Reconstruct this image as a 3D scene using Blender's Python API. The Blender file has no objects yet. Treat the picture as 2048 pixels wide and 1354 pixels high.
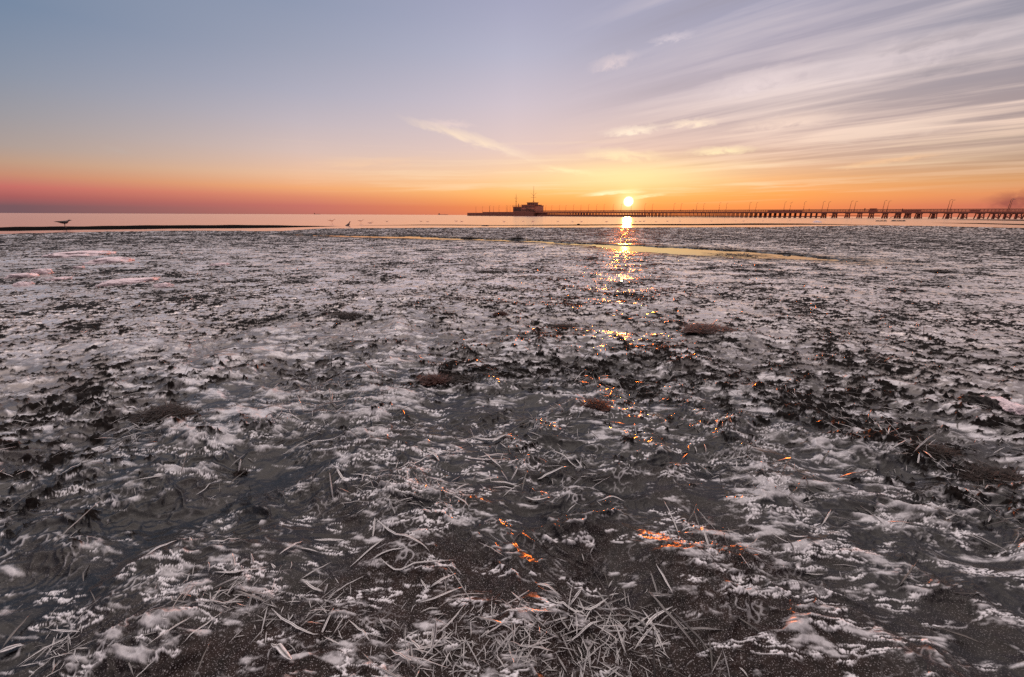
import bpy, bmesh, math, random
import numpy as np
from mathutils import Matrix, Vector

random.seed(7)
rng = np.random.default_rng(11)
C = bpy.context.scene.collection
SC = bpy.context.scene

# ------------------------------------------------------------------ camera
FPX, CH = 825.0, 0.65
PITCH = math.atan(246.7 / FPX)
ROLL = math.radians(0.25)
cam_d = bpy.data.cameras.new("camera")
cam = bpy.data.objects.new("camera", cam_d)
C.objects.link(cam)
cam_d.sensor_fit = 'HORIZONTAL'
cam_d.sensor_width = 36
cam_d.lens = 36 * FPX / 2048
cam_d.clip_start = 0.02
cam_d.clip_end = 40000
CM = Matrix.Rotation(math.pi / 2 - PITCH, 3, 'X') @ Matrix.Rotation(ROLL, 3, 'Z')
cam.rotation_euler = CM.to_euler()
cam.location = (0, 0, CH)
SC.camera = cam
CMn = np.array(CM)


def pdir(px, py):
    v = CMn @ np.array([px - 1024.0, -(py - 677.0), -FPX])
    return v / np.linalg.norm(v)


def gp(px, py, z=0.0):
    v = pdir(px, py)
    t = (z - CH) / v[2]
    return np.array([v[0] * t, v[1] * t])


def azel(px, py):
    v = pdir(px, py)
    return math.degrees(math.atan2(v[0], v[1])), math.degrees(math.asin(v[2]))


def lin(c):
    o = []
    for x in c[:3]:
        x = x / 255.0
        o.append(x / 12.92 if x <= 0.04045 else ((x + 0.055) / 1.055) ** 2.4)
    return (o[0], o[1], o[2], 1)


# ------------------------------------------------------------------ numpy noise
def _hash(ix, iy, seed):
    h = (ix * 374761393 + iy * 668265263 + seed * 1442695041) & 0xFFFFFFFF
    h = ((h ^ (h >> 13)) * 1274126177) & 0xFFFFFFFF
    return h ^ (h >> 16)


def perlin(x, y, seed=0):
    x0 = np.floor(x); y0 = np.floor(y)
    fx = x - x0; fy = y - y0
    ix = x0.astype(np.int64); iy = y0.astype(np.int64)
    u = fx * fx * fx * (fx * (fx * 6 - 15) + 10)
    v = fy * fy * fy * (fy * (fy * 6 - 15) + 10)

    def g(dx, dy):
        a = _hash(ix + dx, iy + dy, seed).astype(np.float64) * (2 * math.pi / 4294967296.0)
        return np.cos(a) * (fx - dx) + np.sin(a) * (fy - dy)
    a = g(0, 0); b = g(1, 0); c = g(0, 1); d = g(1, 1)
    return ((a + (b - a) * u) * (1 - v) + (c + (d - c) * u) * v) * 1.5


def fbm(x, y, size, octv=4, seed=0, gain=0.5):
    s = np.zeros_like(x); amp = 1.0; tot = 0; f = 1.0 / size
    for o in range(octv):
        s += amp * perlin(x * f + 17.3 * o, y * f - 9.1 * o, seed + o * 31)
        tot += amp; amp *= gain; f *= 2.03
    return s / tot


def ridged(x, y, size, octv=3, seed=0):
    s = np.zeros_like(x); amp = 1.0; tot = 0; f = 1.0 / size
    for o in range(octv):
        s += amp * (1 - np.abs(perlin(x * f + 5.7 * o, y * f + 3.3 * o, seed + o * 17)) * 1.6)
        tot += amp; amp *= 0.5; f *= 2.1
    return s / tot


def sstep(a, b, x):
    t = np.clip((x - a) / (b - a), 0, 1)
    return t * t * (3 - 2 * t)


# ------------------------------------------------------------------ tagging helpers
def tag(o, label=None, cat=None, group=None, kind=None):
    if label: o['label'] = label
    if cat: o['category'] = cat
    if group: o['group'] = group
    if kind: o['kind'] = kind
    return o


def empty(name, loc=(0, 0, 0), rz=0.0):
    o = bpy.data.objects.new(name, None)
    C.objects.link(o)
    o.location = loc
    o.rotation_euler = (0, 0, rz)
    o.empty_display_size = 0.1
    return o


def mesh_obj(name, verts, faces, mat, parent=None, smooth=True, attrs=None):
    me = bpy.data.meshes.new(name)
    me.from_pydata([tuple(v) for v in verts], [], faces)
    if smooth:
        me.polygons.foreach_set("use_smooth", [True] * len(me.polygons))
    if attrs:
        for k, a in attrs.items():
            at = me.attributes.new(k, 'FLOAT', 'POINT')
            at.data.foreach_set("value", np.asarray(a, dtype=np.float32))
    me.materials.append(mat)
    me.update()
    o = bpy.data.objects.new(name, me)
    C.objects.link(o)
    if parent: o.parent = parent
    return o


class MB:
    """collects simple solids into one mesh"""
    def __init__(s):
        s.v = []; s.f = []

    def add(s, vs, fs):
        b = len(s.v)
        s.v += [tuple(p) for p in vs]
        s.f += [tuple(b + i for i in f) for f in fs]

    def box(s, lo, hi, M=None):
        x0, y0, z0 = lo; x1, y1, z1 = hi
        vs = [(x0, y0, z0), (x1, y0, z0), (x1, y1, z0), (x0, y1, z0), (x0, y0, z1), (x1, y0, z1), (x1, y1, z1), (x0, y1, z1)]
        if M: vs = [M @ Vector(p) for p in vs]
        s.add(vs, [(0, 3, 2, 1), (4, 5, 6, 7), (0, 1, 5, 4), (1, 2, 6, 5), (2, 3, 7, 6), (3, 0, 4, 7)])

    def tube(s, pts, rads, n=8):
        pts = [Vector(p) for p in pts]
        rings = []
        for i, p in enumerate(pts):
            t = (pts[min(i + 1, len(pts) - 1)] - pts[max(i - 1, 0)]).normalized()
            a = t.orthogonal().normalized(); b = t.cross(a)
            rings.append([p + (a * math.cos(2 * math.pi * k / n) + b * math.sin(2 * math.pi * k / n)) * rads[i] for k in range(n)])
        # keep rings untwisted
        for i in range(1, len(rings)):
            best = min(range(n), key=lambda q: (rings[i][q] - pts[i] - (rings[i - 1][0] - pts[i - 1])).length)
            rings[i] = rings[i][best:] + rings[i][:best]
        vs = [p for r in rings for p in r]
        fs = []
        for i in range(len(rings) - 1):
            for k in range(n):
                k2 = (k + 1) % n
                fs.append((i * n + k, i * n + k2, (i + 1) * n + k2, (i + 1) * n + k))
        fs.append(tuple(range(n - 1, -1, -1)))
        fs.append(tuple((len(rings) - 1) * n + k for k in range(n)))
        s.add(vs, fs)

    def loft(s, secs, n=14):
        """secs: (x, z, half-width y, half-height z) ellipses along x"""
        vs = []; fs = []
        for (x, z, wy, hz) in secs:
            for k in range(n):
                a = 2 * math.pi * k / n
                vs.append((x, wy * math.cos(a), z + hz * math.sin(a)))
        for i in range(len(secs) - 1):
            for k in range(n):
                k2 = (k + 1) % n
                fs.append((i * n + k, i * n + k2, (i + 1) * n + k2, (i + 1) * n + k))
        fs.append(tuple(range(n - 1, -1, -1)))
        fs.append(tuple((len(secs) - 1) * n + k for k in range(n)))
        s.add(vs, fs)

    def build(s, name, mat, parent=None, smooth=False):
        return mesh_obj(name, s.v, s.f, mat, parent, smooth)


# ------------------------------------------------------------------ materials
def nt(name):
    m = bpy.data.materials.new(name)
    m.use_nodes = True
    t = m.node_tree
    b = next(n for n in t.nodes if n.type == 'BSDF_PRINCIPLED')
    return m, t, b


def N(t, typ, **kw):
    n = t.nodes.new(typ)
    for k, v in kw.items():
        if k == 'ins':
            for i, x in v.items(): n.inputs[i].default_value = x
        else:
            setattr(n, k, v)
    return n


def L(t, a, b): t.links.new(a, b)


def math_n(t, op, a, b=None, clamp=False, c=None):
    n = t.nodes.new('ShaderNodeMath'); n.operation = op; n.use_clamp = clamp
    for i, x in enumerate((a, b, c)):
        if x is None: continue
        if isinstance(x, (int, float)): n.inputs[i].default_value = x
        else: L(t, x, n.inputs[i])
    return n.outputs[0]


def mixc(t, f, a, b):
    n = t.nodes.new('ShaderNodeMix'); n.data_type = 'RGBA'
    for idx, x in ((0, f), (6, a), (7, b)):
        if isinstance(x, (int, float)): n.inputs[idx].default_value = x
        elif isinstance(x, tuple): n.inputs[idx].default_value = x
        else: L(t, x, n.inputs[idx])
    return n.outputs[2]


def mixf(t, f, a, b):
    n = t.nodes.new('ShaderNodeMix'); n.data_type = 'FLOAT'
    for idx, x in ((0, f), (2, a), (3, b)):
        if isinstance(x, (int, float)): n.inputs[idx].default_value = x
        else: L(t, x, n.inputs[idx])
    return n.outputs[0]


def noise_n(t, scale, detail=4, rough=0.55, vec=None, dist=0.0):
    n = t.nodes.new('ShaderNodeTexNoise')
    n.inputs['Scale'].default_value = scale
    n.inputs['Detail'].default_value = detail
    n.inputs['Roughness'].default_value = rough
    n.inputs['Distortion'].default_value = dist
    if vec is not None: L(t, vec, n.inputs['Vector'])
    return n.outputs['Fac']


def maprange(t, x, a, b, c=0.0, d=1.0):
    n = t.nodes.new('ShaderNodeMapRange')
    n.inputs[1].default_value = a; n.inputs[2].default_value = b
    n.inputs[3].default_value = c; n.inputs[4].default_value = d
    L(t, x, n.inputs[0])
    return n.outputs[0]


def simple_mat(name, col, rough=0.7, var=0.35, scale=4.0, bump=0.0, spec=0.4, metal=0.0):
    m, t, b = nt(name)
    co = N(t, 'ShaderNodeTexCoord').outputs['Object']
    f = noise_n(t, scale, 5, 0.6, co)
    f = maprange(t, f, 0.3, 0.7)
    d = tuple(c * (1 - var) for c in col) + (1,)
    e = tuple(min(1, c * (1 + var)) for c in col) + (1,)
    L(t, mixc(t, f, d, e), b.inputs['Base Color'])
    b.inputs['Roughness'].default_value = rough
    b.inputs['Specular IOR Level'].default_value = spec
    b.inputs['Metallic'].default_value = metal
    if bump:
        bn = N(t, 'ShaderNodeBump'); bn.inputs['Distance'].default_value = bump
        L(t, f, bn.inputs['Height']); L(t, bn.outputs[0], b.inputs['Normal'])
    return m


# --- frozen flats
def flats_mat():
    m, t, b = nt("frozen_mud_and_ice")
    co = N(t, 'ShaderNodeTexCoord').outputs['Object']
    at = {}
    for k in ('wrack', 'frost_sheen', 'sand', 'glaze'):
        n = N(t, 'ShaderNodeAttribute', attribute_name=k)
        at[k] = n.outputs['Fac']
    v1 = maprange(t, noise_n(t, 7, 6, 0.6, co), 0.35, 0.68)
    ice = mixc(t, v1, (0.004, 0.004, 0.005, 1), (0.014, 0.0135, 0.015, 1))
    v2 = maprange(t, noise_n(t, 40, 5, 0.65, co), 0.35, 0.7)
    sandc = mixc(t, v2, (0.007, 0.0042, 0.0036, 1), (0.028, 0.0165, 0.014, 1))
    base = mixc(t, at['sand'], ice, sandc)
    # rime grains
    sp = noise_n(t, 520, 2, 0.5, co)
    sp = maprange(t, sp, 0.60, 0.66)
    sp = math_n(t, 'MULTIPLY', sp, mixf(t, at['sand'], 0.10, 0.5))
    base = mixc(t, sp, base, (0.45, 0.42, 0.43, 1))
    # rime on crests, its white doubling as the sky's sheen on wet ice
    fn = maprange(t, noise_n(t, 200, 4, 0.7, co), 0.30, 0.60, 0.7, 1.0)
    fr = math_n(t, 'MULTIPLY', at['frost_sheen'], fn, True)
    base = mixc(t, fr, base, (0.85, 0.83, 0.86, 1))
    wc = mixc(t, v2, (0.0025, 0.002, 0.002, 1), (0.012, 0.008, 0.007, 1))
    base = mixc(t, at['wrack'], base, wc)
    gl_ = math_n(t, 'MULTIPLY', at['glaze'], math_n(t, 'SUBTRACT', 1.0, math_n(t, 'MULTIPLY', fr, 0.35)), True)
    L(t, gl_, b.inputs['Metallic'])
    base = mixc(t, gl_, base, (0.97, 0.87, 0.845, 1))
    L(t, base, b.inputs['Base Color'])
    r = maprange(t, noise_n(t, 22, 4, 0.6, co), 0.3, 0.7, 0.08, 0.22)
    r = mixf(t, at['sand'], r, 0.42)
    r = mixf(t, fr, r, 0.17)
    r = mixf(t, math_n(t, 'MULTIPLY', at['glaze'], 1.2, True), r, 0.24)
    r = mixf(t, at['wrack'], r, 0.7)
    L(t, r, b.inputs['Roughness'])
    b.inputs['IOR'].default_value = 1.5
    L(t, mixf(t, at['wrack'], mixf(t, at['sand'], 0.24, 0.11), 0.06), b.inputs['Specular IOR Level'])
    mp = N(t, 'ShaderNodeMapping'); mp.inputs['Scale'].default_value = (0.33, 1, 1); mp.inputs['Rotation'].default_value = (0, 0, 0.15)
    L(t, co, mp.inputs['Vector'])
    h1 = noise_n(t, 95, 6, 0.62, mp.outputs[0], 0.5)
    h2 = noise_n(t, 260, 3, 0.6, co)
    h = math_n(t, 'ADD', math_n(t, 'MULTIPLY', h1, 1.0), math_n(t, 'MULTIPLY', h2, 0.10))
    bn = N(t, 'ShaderNodeBump')
    bn.inputs['Strength'].default_value = 0.14
    bn.inputs['Distance'].default_value = 0.006
    L(t, h, bn.inputs['Height'])
    L(t, bn.outputs[0], b.inputs['Normal'])
    return m


def water_mat(name, rough, scale, dist, deep=(0.02, 0.024, 0.03), metal=0.0):
    m, t, b = nt(name)
    co = N(t, 'ShaderNodeTexCoord').outputs['Object']
    b.inputs['Base Color'].default_value = deep + (1,)
    b.inputs['Roughness'].default_value = rough
    b.inputs['IOR'].default_value = 2.2
    b.inputs['Specular IOR Level'].default_value = 0.5
    b.inputs['Metallic'].default_value = metal
    h = noise_n(t, scale, 3, 0.5, co, 0.3)
    bn = N(t, 'ShaderNodeBump')
    bn.inputs['Strength'].default_value = 1.0
    bn.inputs['Distance'].default_value = dist
    L(t, h, bn.inputs['Height']); L(t, bn.outputs[0], b.inputs['Normal'])
    return m


def blade_mat():
    m, t, b = nt("frosted_reed")
    co = N(t, 'ShaderNodeTexCoord').outputs['Object']
    rim = N(t, 'ShaderNodeAttribute', attribute_name='rim').outputs['Fac']
    v = maprange(t, noise_n(t, 60, 4, 0.6, co), 0.3, 0.7)
    core = mixc(t, v, (0.014, 0.012, 0.011, 1), (0.060, 0.046, 0.040, 1))
    f = maprange(t, noise_n(t, 350, 3, 0.6, co), 0.3, 0.6, 0.65, 1.0)
    L(t, mixc(t, math_n(t, 'MULTIPLY', rim, f), core, (0.95, 0.92, 0.92, 1)), b.inputs['Base Color'])
    L(t, math_n(t, 'MULTIPLY', rim, 0.1), b.inputs['Metallic'])
    b.inputs['Roughness'].default_value = 0.28
    b.inputs['Specular IOR Level'].default_value = 0.6
    return m


M = {}
M['flats'] = flats_mat()
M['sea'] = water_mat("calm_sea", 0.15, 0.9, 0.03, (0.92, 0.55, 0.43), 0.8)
M['pool'] = water_mat("still_water", 0.06, 5, 0.0016)
M['blade'] = blade_mat()
M['mud'] = simple_mat("dark_wet_mud", (0.009, 0.008, 0.008), 1.0, 0.4, 1.5, 0.0, 0.0)
M['weed'] = simple_mat("seaweed", (0.020, 0.011, 0.008), 0.6, 0.6, 40, 0.0, 0.3)
M['weed_red'] = simple_mat("reddish_seaweed", (0.060, 0.022, 0.016), 0.55, 0.6, 40, 0.0, 0.35)
M['weed_rime'] = simple_mat("rimed_stalks", (0.16, 0.13, 0.12), 0.6, 0.8, 60, 0.0, 0.35)
M['stone'] = simple_mat("dark_stone", (0.018, 0.014, 0.013), 0.6, 0.5, 12, 0.01)
M['slab'] = simple_mat("pinkish_ice", (0.72, 0.60, 0.63), 0.65, 0.25, 14, 0.02, 0.3)
M['timber'] = simple_mat("pier_timber", (0.32, 0.115, 0.08), 0.75, 0.35, 0.8)  # base lightened and reddened to stand in for haze over the pier
M['timber_dark'] = simple_mat("pier_piles", (0.17, 0.070, 0.055), 0.8, 0.35, 0.8)  # pile colour lifted the same way, haze put into the base
M['rail'] = simple_mat("pier_rail", (0.13, 0.085, 0.06), 0.45, 0.2, 0.8, 0, 0.6)
M['plaster'] = simple_mat("plaster", (0.42, 0.17, 0.12), 0.8, 0.15, 0.4)
M['roofing'] = simple_mat("roofing", (0.10, 0.05, 0.04), 0.7, 0.2, 0.6)
M['glass'] = simple_mat("window_glass", (0.03, 0.02, 0.02), 0.1, 0.2, 0.5, 0, 0.8)
M['metal'] = simple_mat("lamp_metal", (0.045, 0.030, 0.026), 0.5, 0.2, 2.0)
M['lamphead'] = simple_mat("lamp_head", (0.05, 0.035, 0.03), 0.35, 0.2, 2.0)
M['gull'] = simple_mat("gull_grey_plumage", (0.17, 0.13, 0.12), 0.8, 0.2, 30)
M['gull_wing'] = simple_mat("gull_slate_wing", (0.085, 0.075, 0.075), 0.8, 0.2, 30)
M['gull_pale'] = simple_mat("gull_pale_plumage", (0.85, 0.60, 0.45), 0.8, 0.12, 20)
M['beak'] = simple_mat("gull_beak", (0.13, 0.04, 0.025), 0.5, 0.2, 50)
M['cloth'] = simple_mat("dark_clothes", (0.020, 0.016, 0.018), 0.9, 0.3, 3)
M['hull'] = simple_mat("ship_hull", (0.20, 0.12, 0.11), 0.7, 0.1, 0.02)

# ------------------------------------------------------------------ the frozen flats
SHX = [(-400, 478), (0, 470), (130, 466), (340, 463), (560, 463.5), (640, 458.5), (800, 457), (1000, 456), (1257, 456.5), (1540, 455.5),
       (1750, 451.5), (1850, 452.5), (1950, 455), (2048, 457), (2500, 462)]
_az = []; _rr = []
for px, py in SHX:
    g = gp(px, py); _az.append(math.atan2(g[0], g[1])); _rr.append(math.hypot(*g))
_az = np.array(_az); _rr = np.array(_rr)

# still channel of water lying across the flats (centre line and half width, from where it lies on the ground)
CHN = []
for px, py, w in [(560, 468, .12), (740, 473, .6), (800, 473.5, .8), (870, 476, .55), (960, 478.5, .42), (1060, 481.5, .40), (1130, 486, .35), (1200, 489.5, .45), (1260, 494, .75), (1320, 498, .95), (1400, 503, 1.0),
                  (1500, 508.5, .75), (1580, 513, .45), (1680, 519, .22)]:
    g = gp(px, py); CHN.append((g[0], g[1], w * 0.85))


def chan_dist(x, y):
    """signed: <0 inside the channel"""
    best = np.full(x.shape, 1e9)
    for (x0, y0, w0), (x1, y1, w1) in zip(CHN[:-1], CHN[1:]):
        dx, dy = x1 - x0, y1 - y0
        t = np.clip(((x - x0) * dx + (y - y0) * dy) / (dx * dx + dy * dy), 0, 1)
        d = np.hypot(x - x0 - t * dx, y - y0 - t * dy) - (w0 + (w1 - w0) * t)
        best = np.minimum(best, d)
    return best


# mats of dead weed raising the ice (position from the ground plan, radius, strength)
MATS = []
for px, py, rad, s in [(885, 765, .14, 1), (690, 628, .30, .9), (520, 640, .2, .7), (1130, 652, .14, .8), (1400, 660, .25, .8), (1600, 630, .4, .9), (1790, 690, .30, .9), (1900, 700, .25, .8),
                       (1850, 910, .13, 1), (1990, 960, .10, .9), (330, 850, .12, .8), (90, 840, .14, .8), (480, 925, .05, .8), (1190, 815, .07, .8), (940, 830, .12, .7), (1040, 880, .14, .6),
                       (1330, 730, .25, .5), (60, 715, .2, .7), (760, 560, .35, .7), (1500, 880, .06, .6), (1960, 820, .1, .8), (1650, 800, .2, .6), (820, 1010, .08, .6), (150, 665, .3, .7), (1000, 740, .15, .4)]:
    g = gp(px, py); MATS.append((g[0], g[1], rad, s))


TM, TS = 0.45, 0.25


def fields(x, y, ret_T=False):
    r = np.hypot(x, y)
    az = np.arctan2(x, y)
    big = fbm(x, y, 0.46, 3, 3)
    mid = fbm(x / 1.3, y, 0.16, 3, 40)
    far = sstep(1.8, 5.0, r)
    # slow warp so that crests wander
    wx = x + 0.04 * perlin(x / 0.21, y / 0.21, 601) + 0.006 * perlin(x / 0.06, y / 0.06, 603)
    wy = y + 0.04 * perlin(x / 0.21, y / 0.21, 602) + 0.006 * perlin(x / 0.06, y / 0.06, 604)
    # weed / wrack: broken into small scraps
    wn = 0.42 * fbm(x, y, 0.30, 4, 77, 0.6) + 0.88 * fbm(x / 1.5, y, 0.040, 4, 78, 0.65)
    wn = wn + 0.75 * sstep(2.5, 6, r) * fbm(x / 2.4, y, 0.20, 5, 79, 0.66)
    wl = fbm(x / 1.6, y, 1.3, 3, 91)
    ms = np.zeros_like(x)
    for mx, my, rad, s in MATS:
        d2 = ((x - mx) ** 2 + (y - my) ** 2) / (rad * rad)
        ms = np.maximum(ms, s * np.exp(-d2))
    bias = -0.60 + 0.52 * sstep(0.75, 1.8, r) + 0.08 * sstep(2.2, 5, r) + 0.20 * sstep(8, 15, r)
    w = sstep(0.0, 0.08, wn + 0.24 * wl + bias + 0.16 * ms)
    # crusted ice: crests of several sizes, smooth panes between
    m1 = sstep(-0.25, 0.25, fbm(x, y, 0.55, 3, 301)); m2 = sstep(-0.15, 0.25, fbm(x, y, 0.30, 3, 302)); m3 = sstep(-0.1, 0.22, fbm(x, y, 0.24, 3, 303))
    n1 = perlin(wx / 1.5 / 0.21, wy / 0.21, 701)
    n2 = perlin(wx / 1.5 / 0.092 + 3, wy / 0.092, 702)
    n3 = perlin(wx / 1.3 / 0.040 + 7, wy / 0.040, 703)
    n4 = perlin(wx / 1.2 / 0.017, wy / 0.017 + 5, 704)
    R1 = (1 - np.abs(n1)) ** 2; R2 = (1 - np.abs(n2)) ** 2; R3 = (1 - np.abs(n3)) ** 3; R4 = (1 - np.abs(n4)) ** 3
    calm = 1 - 0.84 * sstep(1.3, 4.2, r)
    h = (0.036 * big + 0.014 * mid) * (1 - 0.68 * far)
    h += calm * (0.018 * R1 * (0.3 + 0.7 * m1) + 0.0130 * R2 * (0.2 + 0.8 * m2) + 0.0095 * R3 * (0.15 + 0.85 * m3)) + 0.0030 * R4 * (0.10 + 0.90 * m2) + 0.0042 * fbm(x / 3.2 + 0.3 * y, y, 0.020, 4, 321, 0.6) * (0.3 + 0.7 * m3)
    rgw = ridged(x, y, 0.028, 3, 260)
    h += w * (0.002 + 0.018 * np.clip(rgw - 0.35, 0, 1) * (1 - 0.35 * far))
    pt = fbm(x, y, 0.33, 4, 300)
    # rime along the sharpest crests only
    b1 = sstep(-0.02, 0.22, fbm(x, y, 0.16, 4, 311)); b2 = sstep(0.0, 0.22, fbm(x, y, 0.11, 4, 312)); b3 = sstep(0.05, 0.25, fbm(x, y, 0.08, 4, 313))
    edge = (0.8 * (1 - sstep(0.02, 0.05, np.abs(n3))) * b2 * sstep(.1, .35, fbm(x, y, 0.035, 2, 314)) + (1 - sstep(0.06, 0.15, np.abs(n4))) * b3 * m2)
    # rime on raised ice, also painted-in sky sheen; bare dark hollows
    st = fbm(x / 3.2 + 0.3 * y, y, 0.020, 4, 321, 0.6)
    s2 = fbm(x / 2.8 + 0.2 * y, y, 0.060, 5, 320, 0.62)
    s3 = fbm(x / 2.0, y, 0.16, 5, 319, 0.62)
    a1 = sstep(1.5, 0.6, r); a3 = sstep(2.0, 4.5, r); a2 = 1 - 0.6 * a1 - 0.7 * a3
    T = (0.95 * a1 + 0.35) * st + 1.0 * a2 * s2 + 0.9 * a3 * s3 + 0.16 * R1 * m1 + 0.22 * R2 + 0.22 * R3 + 0.22 * big + 0.22 * pt
    if ret_T: return T
    Z = (T - TM) / TS
    zt = 2.40 - 1.95 * sstep(0.5, 1.9, r) - 0.30 * sstep(2, 4, r) - 0.75 * sstep(0.02, 0.30, big + 0.4 * pt) * sstep(1.8, 0.8, r)
    rime_sheen = (0.45 * sstep(-0.55, 0.35, Z - zt) + 0.55 * sstep(0.15, 1.0, Z - zt)) * (0.66 + 0.26 * sstep(0.8, 2.0, r))
    ln1 = (1 - sstep(0.03, 0.085, np.abs(st))) * sstep(0.08, 0.26, fbm(x / 2.2, y, 0.045, 3, 330) + 0.35 * big) * sstep(2.2, 1.2, r)
    h += 0.0010 * rime_sheen + 0.0014 * ln1
    rime_sheen = rime_sheen * (0.72 + 0.5 * st) * (1 - 0.85 * sstep(1.8, 5.0, r))
    frost_sheen = np.clip(np.maximum(0.9 * ln1, rime_sheen) + 0 * edge, 0, 1)
    frost_sheen = np.clip(np.maximum(0.45 * edge * (1 - 0.6 * far), frost_sheen), 0, 1)
    sand = np.clip(sstep(1.0, 0.5, r + 0.35 * fbm(x, y, 0.3, 3, 400)) * 1.0 + 0.25 * sstep(0.0, 0.3, fbm(x, y, .2, 3, 410)), 0, 1)
    # channel
    cd = chan_dist(x, y) + 0.55 * fbm(x / 2, y, 0.5, 5, 500, 0.66) * sstep(3, 6, r)
    inch = sstep(0.10, -0.06, cd)
    h = h * (1 - inch) * (0.35 + 0.65 * sstep(0.1, 1.3, cd)) - 0.05 * inch
    frost_sheen = frost_sheen * (1 - inch)
    w = np.clip(w * (1 - inch) + 0.5 * sstep(0.5, 0.0, cd) * sstep(-.1, .1, wn) * (1 - inch), 0, 1)
    # smoother watery ice each side of the sunlit channel
    # shore
    rs = np.interp(az, _az, _rr) * (1 + 0.035 * fbm(x, y, 3.0, 4, 600))
    sh = sstep(-0.3, 0.9, r - rs)
    w = np.clip(np.maximum(w, 0.0) + 0.7 * sstep(-1.2, -0.1, r - rs) * sstep(-.15, .15, wn), 0, 1)
    h = h * (1 - sh) - 0.32 * sh + 0.03 * sstep(-3, -0.5, r - rs) * (1 - sh)
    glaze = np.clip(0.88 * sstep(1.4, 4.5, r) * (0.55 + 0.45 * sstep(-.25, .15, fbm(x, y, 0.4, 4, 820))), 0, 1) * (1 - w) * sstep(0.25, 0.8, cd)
    return h, w, frost_sheen, sand, glaze


_t = fields(rng.uniform(-3, 3, 40000), rng.uniform(.3, 4, 40000), True)
TM, TS = float(_t.mean()), float(_t.std())


def H1(x, y):
    return float(fields(np.array([float(x)]), np.array([float(y)]))[0][0])


def build_flats():
    dense = np.linspace(-math.radians(80), math.radians(80), 1960)
    rest = np.linspace(math.radians(80), math.radians(280), 602)[1:-1]
    th = np.concatenate([dense, rest])
    na = len(th)
    r = [0.04]
    while r[-1] < 0.18: r.append(r[-1] * 1.05)
    while r[-1] < 60: r.append(r[-1] * (1.0037 if r[-1] < 26 else 1.012))
    r = np.array(r); nr = len(r)
    R, T = np.meshgrid(r, th, indexing='ij')
    x = (R * np.sin(T)).ravel(); y = (R * np.cos(T)).ravel()
    h, w, fr, sa, gz = fields(x, y)
    nv = nr * na
    co = np.empty((nv + 1, 3), dtype=np.float32)
    co[:nv, 0] = x; co[:nv, 1] = y; co[:nv, 2] = h
    co[nv] = (0, 0, h[:na].mean())
    i = np.arange(nr - 1)[:, None] * na
    j = np.arange(na)[None, :]
    j2 = (j + 1) % na
    quads = np.stack([(i + j), (i + na + j), (i + na + j2), (i + j2)], -1).reshape(-1, 4)
    jj = np.arange(na)
    tris = np.stack([np.full(na, nv), jj, (jj + 1) % na], -1)
    nq, ntri = len(quads), len(tris)
    me = bpy.data.meshes.new("frozen_flats")
    me.vertices.add(nv + 1)
    me.vertices.foreach_set("co", co.ravel())
    me.loops.add(nq * 4 + ntri * 3)
    me.loops.foreach_set("vertex_index", np.concatenate([quads.ravel(), tris.ravel()]).astype(np.int32))
    me.polygons.add(nq + ntri)
    starts = np.concatenate([np.arange(nq) * 4, nq * 4 + np.arange(ntri) * 3]).astype(np.int32)
    me.polygons.foreach_set("loop_start", starts)
    me.polygons.foreach_set("use_smooth", np.ones(nq + ntri, dtype=bool))
    for k, a in (('wrack', w), ('frost_sheen', fr), ('sand', sa), ('glaze', gz)):
        at = me.attributes.new(k, 'FLOAT', 'POINT')
        at.data.foreach_set("value", np.append(a, 0).astype(np.float32))
    me.update(calc_edges=True)
    me.validate()
    me.materials.append(M['flats'])
    o = bpy.data.objects.new("frozen_flats", me)
    C.objects.link(o)
    tag(o, "dark frozen tidal flats crusted with layered ice", kind='structure')


build_flats()

# sea and the channel water
SEA = -0.10
s = 12000.0
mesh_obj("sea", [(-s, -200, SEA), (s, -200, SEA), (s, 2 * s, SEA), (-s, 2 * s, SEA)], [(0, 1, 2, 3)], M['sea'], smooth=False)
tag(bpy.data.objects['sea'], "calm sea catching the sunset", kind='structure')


def build_pool():
    vs = []; fs = []
    n = len(CHN)
    for k, (x, y, w) in enumerate(CHN):
        a = CHN[max(0, k - 1)]; b = CHN[min(n - 1, k + 1)]
        t = Vector((b[0] - a[0], b[1] - a[1])).normalized()
        nx, ny = -t.y, t.x
        ww = w + 0.6
        vs += [(x + nx * ww, y + ny * ww, -0.016), (x - nx * ww, y - ny * ww, -0.016)]
    for k in range(n - 1):
        fs.append((2 * k, 2 * k + 1, 2 * k + 3, 2 * k + 2))
    o = mesh_obj("tidal_channel", vs, fs, M['pool'], smooth=False)
    tag(o, "thin channel of still water crossing the flats", kind='structure')


build_pool()


def bank(name, near, far, hgt, label):
    """low mud bank: pixel polylines of its near foot and far foot -> a rounded mound on the sea bed"""
    K = 60; Mx = 9
    def samp(pl, t):
        xs = [p[0] for p in pl]; ys = [p[1] for p in pl]
        x = xs[0] + (xs[-1] - xs[0]) * t
        return x, float(np.interp(x, xs, ys))
    vs = []; fs = []
    for i in range(K + 1):
        t = i / K
        a = gp(*samp(near, t), SEA); b = gp(*samp(far, t), SEA + hgt * 0.7)
        taper = min(1.0, 6 * t, 6 * (1 - t))
        wob = 1 + 0.25 * math.sin(i * 0.9) * math.sin(i * 0.37)
        for j in range(Mx + 1):
            u = j / Mx
            p = a + (b - a) * u
            z = SEA - 0.05 + (hgt * wob * taper + 0.05) * math.sin(math.pi * min(1, u * 0.9 + .02)) ** 0.6
            vs.append((p[0], p[1], z))
    for i in range(K):
        for j in range(Mx):
            q = i * (Mx + 1) + j
            fs.append((q, q + Mx + 1, q + Mx + 2, q + 1))
    o = mesh_obj(name, vs, fs, M['mud'])
    tag(o, label, kind='structure')
    return o


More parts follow.
